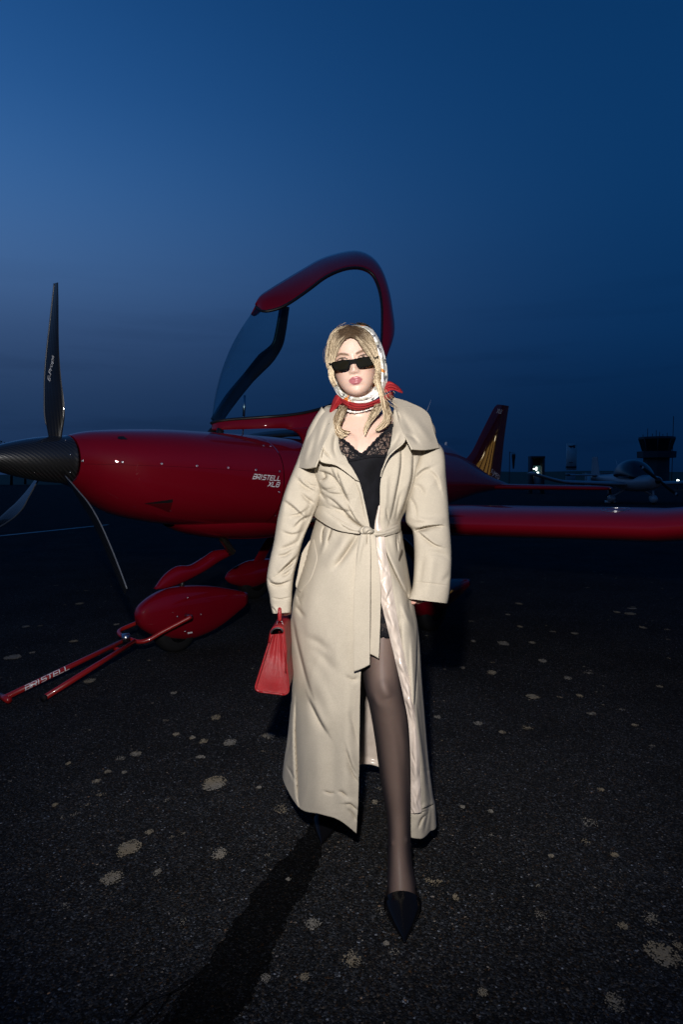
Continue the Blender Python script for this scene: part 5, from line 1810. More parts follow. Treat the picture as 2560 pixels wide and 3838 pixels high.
# pocket welts
BVK = BVHTree.FromPolygons(cg.v, cg.f)
A = patch([[(1160, 2028, 0), (1168, 2024, 0), (1177, 2021, 0)], [(1134, 2070, 0), (1160, 2062, 0), (1184, 2056, 0)], [(1124, 2110, 0), (1155, 2105, 0), (1189, 2095, 0)], [(1115, 2155, 0), (1145, 2150, 0), (1176, 2142, 0)], [(1108, 2191, 0), (1130, 2188, 0), (1160, 2178, 0)], [(1114, 2206, 0), (1120, 2214, 0), (1126, 2221, 0)]], 60, 24)
P = np.zeros(A.shape)
for i in range(A.shape[0]):
    for j in range(A.shape[1]):
        h_ = onto(BVK, A[i, j, 0], A[i, j, 1], 0.0)
        P[i, j] = W(A[i, j, 0], A[i, j, 1], (h_[0][1] if h_ else 2.14) - 0.005 - 0.004 * math.sin(math.pi * j / 23))
solid(Geo().grid(P).build('pocket_welt', M['coat'], coat), 0.003)
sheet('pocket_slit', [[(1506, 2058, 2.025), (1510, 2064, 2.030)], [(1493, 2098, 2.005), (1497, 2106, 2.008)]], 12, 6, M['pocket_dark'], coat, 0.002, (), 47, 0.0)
sheet('cuff_strap', [[(1018, 2246, 2.034), (1050, 2246, 2.020), (1090, 2240, 2.034)], [(1020, 2252, 2.034), (1050, 2252, 2.020), (1090, 2246, 2.034)]], 6, 40, M['coat'], coat, 0.002, (), 48, 0.0) if False else None

# ---------------------------------------------------------------- slip dress
def on_body(px, py, lift, fall):
    h = onto(BVB, px, py, 0.0)
    Y = min(h[0][1], fall) if h and h[0][1] > 1.6 else fall
    return W(px, py, Y - lift)


def neck_y(px):
    return float(np.interp(px, [1230, 1258, 1285, 1310, 1335, 1356, 1375, 1395, 1420, 1445, 1480], [1585, 1618, 1650, 1668, 1693, 1706, 1690, 1668, 1642, 1618, 1582]))


def dress_patch(name, y0, y1, x0, x1, mt, nu, nv, lift, fall=2.03):
    P = np.zeros((nu, nv, 3))
    for j in range(nv):
        for i in range(nu):
            t = i / (nu - 1)
            s = j / (nv - 1)
            xa, xb = (x0(t), x1(t)) if callable(x0) else (x0, x1)
            px = xa * (1 - s) + xb * s
            a = y0(px) if callable(y0) else y0
            b = y1(px) if callable(y1) else y1
            P[i, j] = on_body(px, a * (1 - t) + b * t, lift, fall)
    # relax the cast depths so the cloth bridges hollows
    for _ in range(6):
        Q = P.copy()
        Q[1:-1, 1:-1] = (P[:-2, 1:-1] + P[2:, 1:-1] + P[1:-1, :-2] + P[1:-1, 2:]) / 4
        P[..., :] = np.minimum(P, Q) if False else np.concatenate([P[..., :1], np.minimum(P[..., 1:2], Q[..., 1:2]), P[..., 2:]], -1)
    return Geo().grid(P).build(name, mt, dress), P


dress = empty('slip_dress', (0, 0, 0))
dress.parent = person
dress['label'] = 'short black slip dress with lace cups'
dress_patch('lace_cups', neck_y, lambda x_: 1722 + 8 * math.sin((x_ - 1240) / 37.0), 1244, 1476, M['lace'], 26, 70, 0.005)
band, Pbd = dress_patch('bodice', lambda x_: 1716 + 8 * math.sin((x_ - 1240) / 37.0), 2010, lambda t: 1262 + 30 * t, lambda t: 1472 - 28 * t, M['dress'], 60, 40, 0.006, 2.06)
dress_patch('skirt', 2180, 2290, 1385, 1490, M['dress'], 20, 20, 0.006, 2.06)
# open skirt hem on the front thigh
dress_patch('lace_hem', 2272, 2378, 1372, 1508, M['lace'], 20, 40, 0.006, 2.06)
for nm, crv, r0 in (('neckline_trim', [(x_, neck_y(x_)) for x_ in np.linspace(1236, 1476, 46)], 0.0052), ('under_bust_trim', [(x_, 1716 + 8 * math.sin((x_ - 1240) / 37.0)) for x_ in np.linspace(1240, 1476, 44)], 0.0045), ('hem_trim', [(x_, 2382 + 4 * math.sin(x_ / 5.0)) for x_ in np.linspace(1372, 1508, 30)], 0.0065)):
    g = Geo()
    for k, q in enumerate(crv):
        c = on_body(q[0], q[1], 0.007, 2.045)
        g.ball(c, r0 * (1.0 + 0.25 * math.sin(k * 2.1)), 8, 6, (1, 0.35, 1.0))
    g.tube([on_body(q[0], q[1] + 3, 0.008, 2.045) for q in crv], 0.0028, 6)
    g.build(nm, M['lace_trim'], dress)

# ---------------------------------------------------------------- tights and shoes
def inflate(pairs, k):
    out = []
    for lx, ly, rx, ry, Yc, dh in pairs:
        out.append((lx - k * 1150, ly, rx + k * 1150, ry, Yc, dh + k))
    return out


tg_ = Geo()
KNEE = [('r', [(1432, 2545), (1446, 2585), (1458, 2618)], 26, 6), ('r', [(1398, 2600), (1410, 2630), (1425, 2650)], 14, 2.5), ('r', [(1455, 2680), (1488, 2850), (1500, 3040)], 20, 1.4), ('r', [(1500, 2700), (1520, 2800), (1522, 2880)], 18, 2.5), ('r', [(1466, 3150), (1468, 3170)], 10, 3), ('r', [(1528, 3140), (1530, 3160)], 10, 3)]
for prs in (LEG, LEG2):
    tg_.grid(pxgrid(pair_tube(inflate(prs, 0.0028), 64, 160, KNEE if prs is LEG else (), wob=0)), cv=True)
tights = tg_.build('tights', M['tights'], person)
tights['label'] = 'sheer black tights'


def shoe(toe, ball_w, ankle, heel, name, strap=True):
    """pointed patent pump: toe tip and heel on the ground plan, ankle point for the sling strap"""
    toe, heel = np.array(toe, float), np.array(heel, float)
    ax = (heel - toe); ax[2] = 0
    ln = np.linalg.norm(ax); ax /= ln
    sd = np.array([-ax[1], ax[0], 0.0])
    if sd[0] < 0: sd = -sd
    o = empty(name, (0, 0, 0)); o.parent = person
    # s: along from toe; half width, sole z, upper z
    T_ = np.array([(-0.02, .002, .003, .010), (0.03, .008, .002, .018), (0.12, .022, .002, .030), (0.22, .036, .002, .044), (0.30, .0455, .002, .055), (0.37, .0475, .003, .063)])
    D = cr(T_, 26)
    P = np.zeros((26, 26, 3))
    for i, (s, w, z0, z1) in enumerate(D):
        for j in range(26):
            a = 2 * math.pi * j / 26
            ca, sa = math.cos(a), math.sin(a)
            zz = (z0 + z1) / 2 + (z1 - z0) / 2 * math.copysign(abs(sa) ** (1.0 if sa > 0 else 0.45), sa)
            xx = w * ball_w * math.copysign(abs(ca) ** (0.75 if sa < 0 else 1.05), ca)
            P[i, j] = toe + ax * (s * ln) + sd * xx + np.array([0, 0, zz])
    g = Geo().grid(P, cv=True)
    g.f.append(list(range(26)))
    g.build('toe_box', M['patent'], o)
    # sole rising to the heel
    S_ = cr([(0.40, .040, .002), (0.55, .036, .012), (0.75, .026, .052), (0.92, .026, .078), (1.0, .022, .082)], 20)
    P = np.zeros((20, 4, 3))
    for i, (s, w, z0) in enumerate(S_):
        for j, (xx, zz) in enumerate(((-w, 0.004), (w, 0.004), (w, 0), (-w, 0))):
            P[i, j] = toe + ax * (s * ln) + sd * xx + np.array([0, 0, z0 + zz])
    g = Geo().grid(P, cv=True); g.build('sole', M['patent'], o)
    # low side walls
    for sg in (-1, 1):
        P = np.zeros((16, 5, 3))
        for i in range(16):
            t = i / 15
            s = 0.34 + 0.42 * t
            w = np.interp(s, [0.34, .45, .75, .9], [.0475, .041, .028, .026])
            z0 = np.interp(s, [0.4, .55, .75], [.003, .012, .052])
            hh = np.interp(t, [0, .4, 1], [0.050, 0.030, 0.010])
            for j in range(5):
                P[i, j] = toe + ax * (s * ln) + sd * sg * (w + 0.002 * math.sin(math.pi * j / 4)) * ball_w + np.array([0, 0, z0 + hh * j / 4])
        solid(Geo().grid(P).build('side_wall', M['patent'], o), 0.002)
    # stiletto
    hb = toe + ax * ln * 0.95
    Geo().tube([hb + [0, 0, .085], hb + [0, 0, .05] - ax * 0.002, hb + [0, 0, .001]], [.020, .009, .0055], 12).build('heel', M['patent'], o)
    if strap:
        s0 = toe + ax * ln * 0.70 - sd * 0.031 + [0, 0, 0.055]; s2 = toe + ax * ln * 0.70 + sd * 0.031 + [0, 0, 0.055]
        an = np.array(ankle)
        C = resample([tuple(s0), tuple(an - sd * 0.036 - ax * 0.0 + [0, 0, 0]), tuple(an + ax * 0.042 + [0, 0, 0.012]), tuple(an + sd * 0.036), tuple(s2)], 40)
        P = np.array([[c + np.array([0, 0, 0.0045 * k]) for k in (-1, 1)] for c in C])
        solid(Geo().grid(P).build('sling_strap', M['patent'], o), 0.002)
    return o


tf = G(1516, 3535)
hf = np.array([W(1498, 3180, 1.985)[0], 1.985, 0.0])
s1 = shoe(tf, 1.06, W(1497, 3165, 1.905), hf, 'shoe')
s1['label'] = 'pointed black patent pump of the leading foot'
tb = G(1205, 3166)
hb_ = np.array([W(1250, 2950, 2.42)[0], 2.42, 0.0])
s2 = shoe(tb, 1.0, W(1256, 2930, 2.36), hb_, 'shoe', True)
s2['label'] = 'black pump half hidden under the coat hem'

# ---------------------------------------------------------------- hair
class Hair:
    def __init__(self):
        self.v, self.f, self.tone, self.along = [], [], [], []

    def strand(self, pts, r0, r1, tone, al0=0.0, al1=1.0, k=14):
        P = resample(pts, k)
        t = np.gradient(P, axis=0); t /= np.linalg.norm(t, axis=1)[:, None] + 1e-9
        n0 = len(self.v)
        for i in range(k):
            u = i / (k - 1)
            a = np.cross(t[i], [0.2, 1.0, 0.1]); a /= np.linalg.norm(a) + 1e-9
            b = np.cross(t[i], a)
            r_ = r0 * (1 - u) + r1 * u
            for w in (0.3, 2.39, 4.49):
                self.v.append(tuple(P[i] + r_ * (math.cos(w) * a + math.sin(w) * b)))
                self.tone.append(tone); self.along.append(al0 + (al1 - al0) * u)
            if i:
                for j in range(3):
                    q = n0 + (i - 1) * 3
                    self.f.append([q + j, q + (j + 1) % 3, q + 3 + (j + 1) % 3, q + 3 + j])

    def between(self, guides, N, jit, r0, r1, al=(0, 1), seed=0, lo=0.0, hi=1.0, toneb=0.5, hug=0.0):
        r_ = np.random.default_rng(seed)
        Gd = [resample(g, 14) for g in guides]
        for s in range(N):
            u = r_.random() * (len(Gd) - 1)
            i = min(int(u), len(Gd) - 2); t = u - i
            C = Gd[i] * (1 - t) + Gd[i + 1] * t
            wv = r_.normal(0, jit, (4, 3)) * [1, 1, 0.002]
            C = C + cr(wv, 14) * np.linspace(1, 0.45, 14)[:, None]
            a, b = int(lo * 13), int(hi * 13 * r_.uniform(0.86, 1.0)) + 1
            C = C[a:max(b, a + 4)]
            if hug:
                for q in C:
                    h_ = onto(BVcap, q[0], q[1], 0.0)
                    if h_ and h_[0][1] < 2.3:
                        q[2] = min(q[2], h_[0][1] - hug * r_.uniform(0.5, 1.3))
            clump = 0.5 + 0.3 * math.sin(u * 17.0 + seed) + 0.3 * math.sin(u * 41.0 + 2.3 * seed)
            tone = float(np.clip(toneb + 0.75 * (clump - 0.5) + r_.normal(0, 0.16), 0, 1))
            self.strand([tuple(W(*q)) for q in C], r0, r1, tone, al[0], al[1])

    def build(self, name, parent):
        o = mk(name, self.v, self.f, M['hair'], parent)
        for nm, val in (('tone', self.tone), ('along', self.along)):
            at = o.data.attributes.new(nm, 'FLOAT', 'POINT')
            at.data.foreach_set('value', np.array(val, np.float32))
        return o


hair = empty('hair', (0, 0, 0)); hair.parent = person
hair['label'] = 'dark-rooted blonde hair parted in the middle'
# skull cap under the strands
P = head_grid(50, 60, 0.0045, False)
capv = np.array([[HL(p) for p in row] for row in P])
cap = Geo().grid(capv, cv=True)
kept = []
for q in cap.f:
    c = np.mean([P.reshape(-1, 3)[i] for i in q], axis=0)
    if c[2] > 0.080 or (c[1] > -0.035 and c[2] > -0.03):
        kept.append(q)
BVcap = BVHTree.FromPolygons(cap.v, cap.f)
cap.f = kept
oc = cap.build('hair_cap', M['hair'], hair)
oc.data.attributes.new('tone', 'FLOAT', 'POINT'); oc.data.attributes.new('along', 'FLOAT', 'POINT')
H = Hair()
GLf = [[(1309, 1260, 2.018), (1290, 1270, 2.008), (1267, 1302, 2.004), (1254, 1340, 2.012), (1247, 1378, 2.022), (1249, 1410, 2.034), (1258, 1436, 2.045), (1270, 1455, 2.05)],
       [(1310, 1250, 2.030), (1290, 1258, 2.020), (1264, 1290, 2.020), (1250, 1330, 2.030), (1243, 1375, 2.042), (1243, 1412, 2.05), (1252, 1440, 2.058), (1266, 1460, 2.06)],
       [(1309, 1234, 2.055), (1286, 1240, 2.048), (1260, 1270, 2.050), (1243, 1315, 2.056), (1238, 1370, 2.064), (1240, 1415, 2.07), (1250, 1445, 2.075), (1264, 1465, 2.075)],
       [(1306, 1222, 2.095), (1278, 1228, 2.095), (1250, 1258, 2.095), (1236, 1308, 2.095), (1233, 1365, 2.10), (1238, 1415, 2.10), (1250, 1448, 2.10), (1264, 1468, 2.10)]]
GRf = [[(1314, 1260, 2.018), (1336, 1268, 2.004), (1360, 1298, 1.996), (1381, 1328, 1.996), (1402, 1352, 2.000), (1412, 1385, 2.008), (1404, 1420, 2.018), (1400, 1450, 2.028)],
       [(1312, 1250, 2.030), (1334, 1257, 2.016), (1362, 1288, 2.006), (1388, 1322, 2.006), (1408, 1355, 2.010), (1417, 1395, 2.018), (1413, 1435, 2.028), (1408, 1470, 2.036)],
       [(1312, 1236, 2.052), (1338, 1243, 2.040), (1372, 1270, 2.030), (1400, 1310, 2.028), (1416, 1352, 2.030), (1423, 1400, 2.034), (1422, 1445, 2.040), (1420, 1490, 2.044)],
       [(1313, 1222, 2.095), (1345, 1226, 2.085), (1385, 1252, 2.075), (1412, 1298, 2.068), (1424, 1345, 2.064), (1429, 1400, 2.062), (1430, 1450, 2.060), (1434, 1500, 2.058)]]
for Gd, sd in ((GLf, 1), (GRf, 2)):
    H.between(Gd, 1000, 1.8, 0.0008, 0.0004, (0.0, 1.25), sd, toneb=0.52, hug=0.006)
    H.between(Gd, 260, 4.5, 0.0006, 0.0003, (0.0, 1.2), sd + 10, toneb=0.6, hug=0.008)
# thick front pieces of a paler tone
H.between([GRf[0], GRf[1]], 160, 1.5, 0.0013, 0.0006, (0.1, 1.4), 5, toneb=0.85, hug=0.008)
H.between([GLf[0], GLf[1]], 110, 1.5, 0.0013, 0.0006, (0.1, 1.4), 6, toneb=0.8, hug=0.008)
# long piece falling in front of the scarf on the open side
H.between([[(1404, 1410, 2.010), (1412, 1450, 2.012), (1424, 1490, 2.010), (1434, 1530, 2.020), (1440, 1560, 2.03)], [(1422, 1400, 2.02), (1428, 1450, 2.018), (1440, 1490, 2.016), (1448, 1530, 2.022), (1452, 1552, 2.03)]], 60, 2.5, 0.0009, 0.0004, (0.7, 1.0), 7, toneb=0.6)
# locks on the chest
H.between([[(1284, 1528, 2.05), (1272, 1560, 2.030), (1262, 1590, 2.020), (1266, 1615, 2.012), (1288, 1630, 2.008), (1312, 1632, 2.008)], [(1276, 1526, 2.06), (1260, 1560, 2.035), (1253, 1595, 2.024), (1260, 1622, 2.014), (1272, 1640, 2.010), (1288, 1650, 2.010)], [(1298, 1528, 2.05), (1288, 1560, 2.030), (1276, 1590, 2.020), (1278, 1608, 2.012), (1298, 1616, 2.008), (1324, 1618, 2.008)]], 420, 3.6, 0.0009, 0.0004, (0.35, 0.9), 8, toneb=0.5)
H.between([[(1412, 1518, 2.03), (1392, 1550, 2.020), (1376, 1580, 2.014), (1365, 1608, 2.010), (1366, 1628, 2.008), (1376, 1640, 2.008)], [(1424, 1520, 2.035), (1404, 1555, 2.022), (1386, 1582, 2.014), (1374, 1606, 2.010), (1370, 1622, 2.008), (1374, 1634, 2.008)], [(1434, 1515, 2.04), (1416, 1550, 2.024), (1396, 1572, 2.016), (1384, 1590, 2.012), (1380, 1602, 2.010), (1378, 1612, 2.010)]], 340, 3.6, 0.0009, 0.0004, (0.35, 1.0), 9, toneb=0.58)
H.between([[(1440, 1512, 2.04), (1452, 1545, 2.022), (1448, 1575, 2.014), (1432, 1598, 2.010), (1414, 1612, 2.008), (1403, 1622, 2.008)], [(1450, 1512, 2.05), (1462, 1548, 2.026), (1458, 1580, 2.016), (1440, 1602, 2.010), (1422, 1612, 2.008), (1408, 1618, 2.008)], [(1430, 1515, 2.04), (1440, 1545, 2.022), (1438, 1570, 2.014), (1424, 1592, 2.010), (1410, 1606, 2.008), (1400, 1616, 2.008)]], 340, 3.6, 0.0009, 0.0004, (0.35, 0.9), 12, toneb=0.5)
# fly-away hairs
H.between([[(1290, 1232, 2.06), (1250, 1245, 2.05), (1228, 1290, 2.05), (1220, 1340, 2.05), (1228, 1390, 2.06)], [(1300, 1222, 2.07), (1262, 1232, 2.06), (1238, 1275, 2.06), (1226, 1330, 2.06), (1236, 1400, 2.06)]], 34, 6.0, 0.0005, 0.0003, (0.3, 0.9), 13, toneb=0.6)
H.between([[(1440, 1420, 2.07), (1455, 1440, 2.06), (1468, 1460, 2.06), (1490, 1480, 2.07)], [(1430, 1450, 2.05), (1440, 1490, 2.03), (1460, 1520, 2.02), (1500, 1545, 2.02)]], 14, 4.0, 0.0005, 0.0003, (0.5, 0.8), 14, toneb=0.5)
H.build('strands', hair)

# ---------------------------------------------------------------- head scarf
scarf = empty('head_scarf', (0, 0, 0)); scarf.parent = person
scarf['label'] = 'white printed silk headscarf with a red border tied at the neck'
P = head_grid(60, 80, 0.014, False)
hv = np.array([[HL(p) for p in row] for row in P])
hood = Geo().grid(hv, cv=True)
kept = []
Pf_ = P.reshape(-1, 3)
for q in hood.f:
    c = np.mean([Pf_[i] for i in q], axis=0)
    lim = np.interp(c[2], [-0.12, -0.05, 0.05, 0.13], [-0.02, 0.0, 0.02, 0.035]) - (0.03 if c[0] > 0 else 0.0)
    if c[1] > lim:
        kept.append(q)
hood.f = kept
hood.build('hood', M['silk'], scarf)


def ribbon(name, top, bot, nu, nv, mt, parent, strokes=(), seed=1, wob=0.8, belly=0.006, th=0.002):
    a, b = cr(top, nu), cr(bot, nu)
    A = np.zeros((nu, nv, 3))
    for j in range(nv):
        t = j / (nv - 1)
        A[:, j] = a * (1 - t) + b * t
        A[:, j, 2] -= belly * math.sin(math.pi * t)
    A = folds(wobble(A, wob, seed, 30, 60), strokes)
    o = Geo().grid(pxgrid(A)).build(name, mt, parent)
    solid(o, th, 0)
    return o


# edge framing the face on the open side
ribbon('face_edge', [(1300, 1226, 2.07), (1330, 1219, 2.07), (1368, 1221, 2.075), (1403, 1243, 2.075), (1430, 1292, 2.075), (1446, 1345, 2.075), (1453, 1400, 2.07), (1450, 1440, 2.065), (1438, 1476, 2.055)],
       [(1302, 1230, 2.05), (1330, 1225, 2.05), (1362, 1230, 2.05), (1393, 1254, 2.045), (1413, 1300, 2.045), (1424, 1350, 2.045), (1430, 1400, 2.042), (1430, 1440, 2.040), (1424, 1470, 2.035)], 90, 14, M['silk'], scarf,
       [('v', [(1420, 1280), (1437, 1340), (1442, 1400), (1438, 1460)], 5, 4), ('r', [(1400, 1255), (1428, 1310), (1436, 1380), (1434, 1450)], 4, 3)], 51)
ribbon('face_edge', [(1300, 1222, 2.075), (1278, 1230, 2.08), (1262, 1246, 2.085)], [(1302, 1226, 2.06), (1280, 1235, 2.065), (1265, 1251, 2.07)], 20, 6, M['silk'], scarf, seed=52, belly=0.002)
# chin wrap
ribbon('chin_wrap', [(1245, 1402, 2.085), (1254, 1432, 2.072), (1275, 1460, 2.045), (1303, 1481, 2.022), (1336, 1490, 2.012), (1368, 1484, 2.014), (1394, 1466, 2.026), (1414, 1442, 2.040), (1428, 1412, 2.050)],
       [(1243, 1412, 2.10), (1248, 1446, 2.090), (1265, 1478, 2.060), (1294, 1500, 2.036), (1336, 1512, 2.026), (1378, 1508, 2.028), (1410, 1494, 2.034), (1430, 1472, 2.042), (1442, 1440, 2.055)], 110, 22, M['silk'], scarf,
       [('f', [(1250, 1430), (1275, 1470), (1320, 1496), (1380, 1494), (1425, 1455)], 4, 5), ('f', [(1255, 1455), (1285, 1488), (1340, 1503), (1400, 1488)], 4, 4), ('v', [(1400, 1470), (1412, 1455), (1425, 1430)], 5, 5), ('v', [(1340, 1505), (1385, 1500), (1420, 1480)], 3, 4)], 53, 1.0)
# red border wound round the neck
ribbon('neck_wrap', [(1252, 1492, 2.12), (1262, 1480, 2.085), (1285, 1495, 2.045), (1320, 1508, 2.026), (1360, 1512, 2.022), (1400, 1503, 2.026), (1440, 1484, 2.040), (1466, 1468, 2.07), (1474, 1466, 2.12)],
       [(1262, 1500, 2.12), (1272, 1505, 2.085), (1296, 1524, 2.048), (1328, 1536, 2.034), (1362, 1535, 2.030), (1400, 1523, 2.034), (1438, 1508, 2.046), (1464, 1495, 2.07), (1476, 1490, 2.12)], 120, 26, M['red_silk'], scarf,
       [('f', [(1275, 1495), (1310, 1515), (1350, 1524), (1400, 1512), (1450, 1486)], 5, 6), ('f', [(1290, 1515), (1330, 1530), (1375, 1528), (1420, 1510)], 4, 5), ('v', [(1300, 1500), (1310, 1512), (1315, 1526)], 4, 5), ('v', [(1380, 1508), (1395, 1514), (1410, 1512)], 4, 4)], 54, 1.2, 0.012)
ribbon('scarf_end', [(1282, 1484, 2.06), (1262, 1480, 2.07), (1250, 1496, 2.08), (1242, 1520, 2.085), (1235, 1540, 2.085), (1238, 1549, 2.083)], [(1288, 1500, 2.045), (1280, 1512, 2.05), (1272, 1518, 2.055), (1258, 1532, 2.065), (1246, 1542, 2.075), (1240, 1549, 2.083)], 40, 14, M['red_silk'], scarf,
       [('f', [(1272, 1488), (1262, 1510), (1248, 1535)], 5, 7), ('v', [(1280, 1495), (1270, 1510), (1255, 1528)], 4, 5)], 55, 1.0)
ribbon('scarf_end', [(1436, 1462, 2.06), (1446, 1436, 2.065), (1462, 1430, 2.06), (1482, 1440, 2.06), (1498, 1454, 2.065), (1510, 1470, 2.075)], [(1440, 1470, 2.05), (1452, 1470, 2.045), (1465, 1463, 2.045), (1482, 1464, 2.05), (1497, 1470, 2.06), (1509, 1474, 2.075)], 44, 16, M['red_silk'], scarf,
       [('f', [(1440, 1462), (1465, 1450), (1495, 1462)], 5, 8), ('v', [(1446, 1450), (1462, 1440), (1480, 1446)], 4, 5)], 56, 1.0)

# ---------------------------------------------------------------- sunglasses
sun = empty('sunglasses', (0, 0, 0)); sun.parent = person
sun['label'] = 'narrow black sunglasses pushed low on the nose'


def gx(x_, z_, off=0.0):
    return HL((x_, -0.1100 + 7.0 * x_ * x_ + off, z_))


LENS = [(.0078, -.0085), (.018, -.0040), (.035, -.0025), (.052, -.0030), (.0655, -.0035), (.0690, -.0080), (.0680, -.0170), (.0620, -.0265), (.0480, -.0320), (.0330, -.0340), (.0200, -.0335), (.0130, -.0290), (.0090, -.0190)]
fg = Geo()
for s in (-1, 1):
    ol = resample(LENS + [LENS[0]], 60)[:-1]
    c = ol.mean(axis=0)
    rings = []
    for k, (sc_, off) in enumerate(((1.0, -.0022), (1.0, .0022), (0.84, .0022), (0.84, -.0022))):
        rings.append([gx(s * (c[0] + (q[0] - c[0]) * (sc_ if k > 1 else 1)), c[1] + (q[1] - c[1]) * (0.82 if k > 1 else 1), off) for q in ol])
    fg.grid(np.array(rings + [rings[0]]), cv=True)
    le_ = [gx(s * (c[0] + (q[0] - c[0]) * 0.86), c[1] + (q[1] - c[1]) * 0.83, 0.0) for q in ol]
    mk('lens', le_ + [gx(s * c[0], c[1], -0.0012)], [[i, (i + 1) % len(ol), len(ol)] for i in range(len(ol))], M['lens'], sun)
    Geo().tube(resample([tuple(gx(s * .067, -.0085)), tuple(HL((s * .0755, -.060, -.004))), tuple(HL((s * .0775, 0.0, .006)))], 12), 0.0026, 8).build('temple', M['acetate'], sun)
P = np.array([[gx(x_, z_ - 0.0006 * math.cos(x_ * 200), o_) for z_, o_ in ((-.0050, -.002), (-.0050, .002), (-.0160, .002), (-.0160, -.002))] for x_ in np.linspace(-.0135, .0135, 9)])
fg.grid(P, cv=True)
fg.build('frame', M['acetate'], sun, sharp=40)

# pearls
pg = Geo()
C = resample([(1288, 1530), (1305, 1538), (1332, 1543), (1362, 1538), (1392, 1528), (1405, 1521)], 15)
for k, q in enumerate(C):
    p = on_body(q[0], q[1] + 2, 0.010, 2.060)
    pg.ball(p, 0.0036 * (1 + 0.2 * math.sin(k * 2.7)), 10, 7, (1.15, 1, 1))
nk = pg.build('necklace', M['pearl'], person)
nk['label'] = 'short string of pearls'

# ------------------------------------------------------------------ handbag
bag = empty('handbag', tuple(W(1040, 2600, 2.06) * [1, 1, 0] + [0, 0, W(1040, 2600, 2.06)[2]]), 'red grained leather handbag carried by its handle beside the coat', 'handbag')
BY = 1.985
bl = np.array([0.03, 1.0, 0.0]); bl /= np.linalg.norm(bl)
LB = 0.26
gus_l = resample([(1019, 2378), (1005, 2420), (985, 2485), (966, 2545), (958, 2574), (962, 2586), (975, 2592)], 40)
gus_r = resample([(1058, 2374), (1064, 2420), (1072, 2485), (1080, 2550), (1081, 2582), (1077, 2596), (1064, 2603)], 40)
gd = Geo()
nn_ = 30
A = np.zeros((40, nn_, 3))
for i in range(40):
    for j in range(nn_):
        t = j / (nn_ - 1)
        q = gus_l[i] * (1 - t) + gus_r[i] * t
        v_ = i / 39
        # gusset folds inward in two pleats near the top and puffs out near the base
        ins = 0.007 * (1 - v_) ** 1.1 * (math.exp(-((t - 0.40) / 0.14) ** 2) + 0.9 * math.exp(-((t - 0.72) / 0.10) ** 2)) - 0.012 * math.sin(math.pi * t) * math.sin(math.pi * min(1, v_ * 1.05)) ** 1.5 * (v_ > 0.35) * (v_ - 0.35) * 1.6
        A[i, j] = (*q, BY + ins + 0.012 * (1 - v_) + 0.01)
fr_ = pxgrid(A)
gd.grid(fr_)
lf = np.array([W(*q, BY + 0.012 * (1 - i / 39)) for i, q in enumerate(gus_l)])
rt = np.array([W(*q, BY + 0.012 * (1 - i / 39)) for i, q in enumerate(gus_r)])
steps = np.linspace(0, LB, 10)
gd.grid(np.array([[p + bl * s for s in steps] for p in lf]))
gd.grid(np.array([[p + bl * s for s in steps] for p in rt]))
gd.grid(np.array([lf + bl * LB, rt + bl * LB]))
gd.grid(np.array([[lf[-1] * (1 - t) + rt[-1] * t + bl * s for s in steps] for t in np.linspace(0, 1, 5)]))
gd.build('bag_body', M['leather'], bag)
for crv in (lf, rt, np.array([lf[-1] * (1 - t) + rt[-1] * t for t in np.linspace(0, 1, 8)])):
    Geo().tube(crv + bl * -0.001, 0.0034, 8).build('piping', M['leather'], bag)
# flap over the top
tl, tr_ = W(1016, 2377, BY), W(1060, 2372, BY)
P = np.zeros((16, 10, 3))
for i in range(16):
    a = math.pi * i / 15
    mid = (tl + tr_) / 2; hw = np.linalg.norm(tr_ - tl) / 2 + 0.002
    base = mid + (tr_ - tl) / (2 * hw) * (-math.cos(a)) * hw + np.array([0, 0, 0.014 * math.sin(a) + 0.004])
    for j in range(10):
        P[i, j] = base + bl * (LB * j / 9 - 0.003)
ext_l = P[0] - np.array([0.006, 0, 0.030]); ext_r = P[-1] + np.array([0.006, 0, -0.13])
flap = Geo().grid(np.concatenate([[ext_l], P, [(P[-1] + ext_r) / 2 + [0.004, 0, 0]], [ext_r]])).build('flap', M['leather'], bag)
solid(flap, 0.004, 1)
Geo().tube(P[:, 0] - bl * 0.001, 0.0030, 8).build('flap_edge', M['black'], bag)
# handle with rings
hA = (tl + tr_) / 2 + bl * 0.045 + [0.003, 0, 0.018]; hB = hA + bl * 0.17
hm = (hA + hB) / 2 + np.array([0, 0, 0.085])
C = resample([tuple(hA + [0, 0, .012]), tuple(hA + [0, 0, .045]), tuple(hA * 0.6 + hm * 0.4 + [0, 0, .035]), tuple(hm), tuple(hB * 0.6 + hm * 0.4 + [0, 0, .035]), tuple(hB + [0, 0, .045]), tuple(hB + [0, 0, .012])], 40)
Geo().tube(C, 0.0065, 12).build('handle', M['leather'], bag)
for h_ in (hA, hB):
    ring = [h_ + [0.009 * math.cos(w), 0, 0.009 * math.sin(w) + 0.004] for w in np.linspace(0, 2 * math.pi, 20)]
    Geo().tube(ring, 0.0018, 6).build('ring', M['steel'], bag)
    Geo().tube([h_ + [-.012, -.004, -.002], h_ + [0, -.008, -.016], h_ + [.012, -.004, -.002]], [0.006, .009, .006], 8).build('handle_tab', M['leather'], bag)

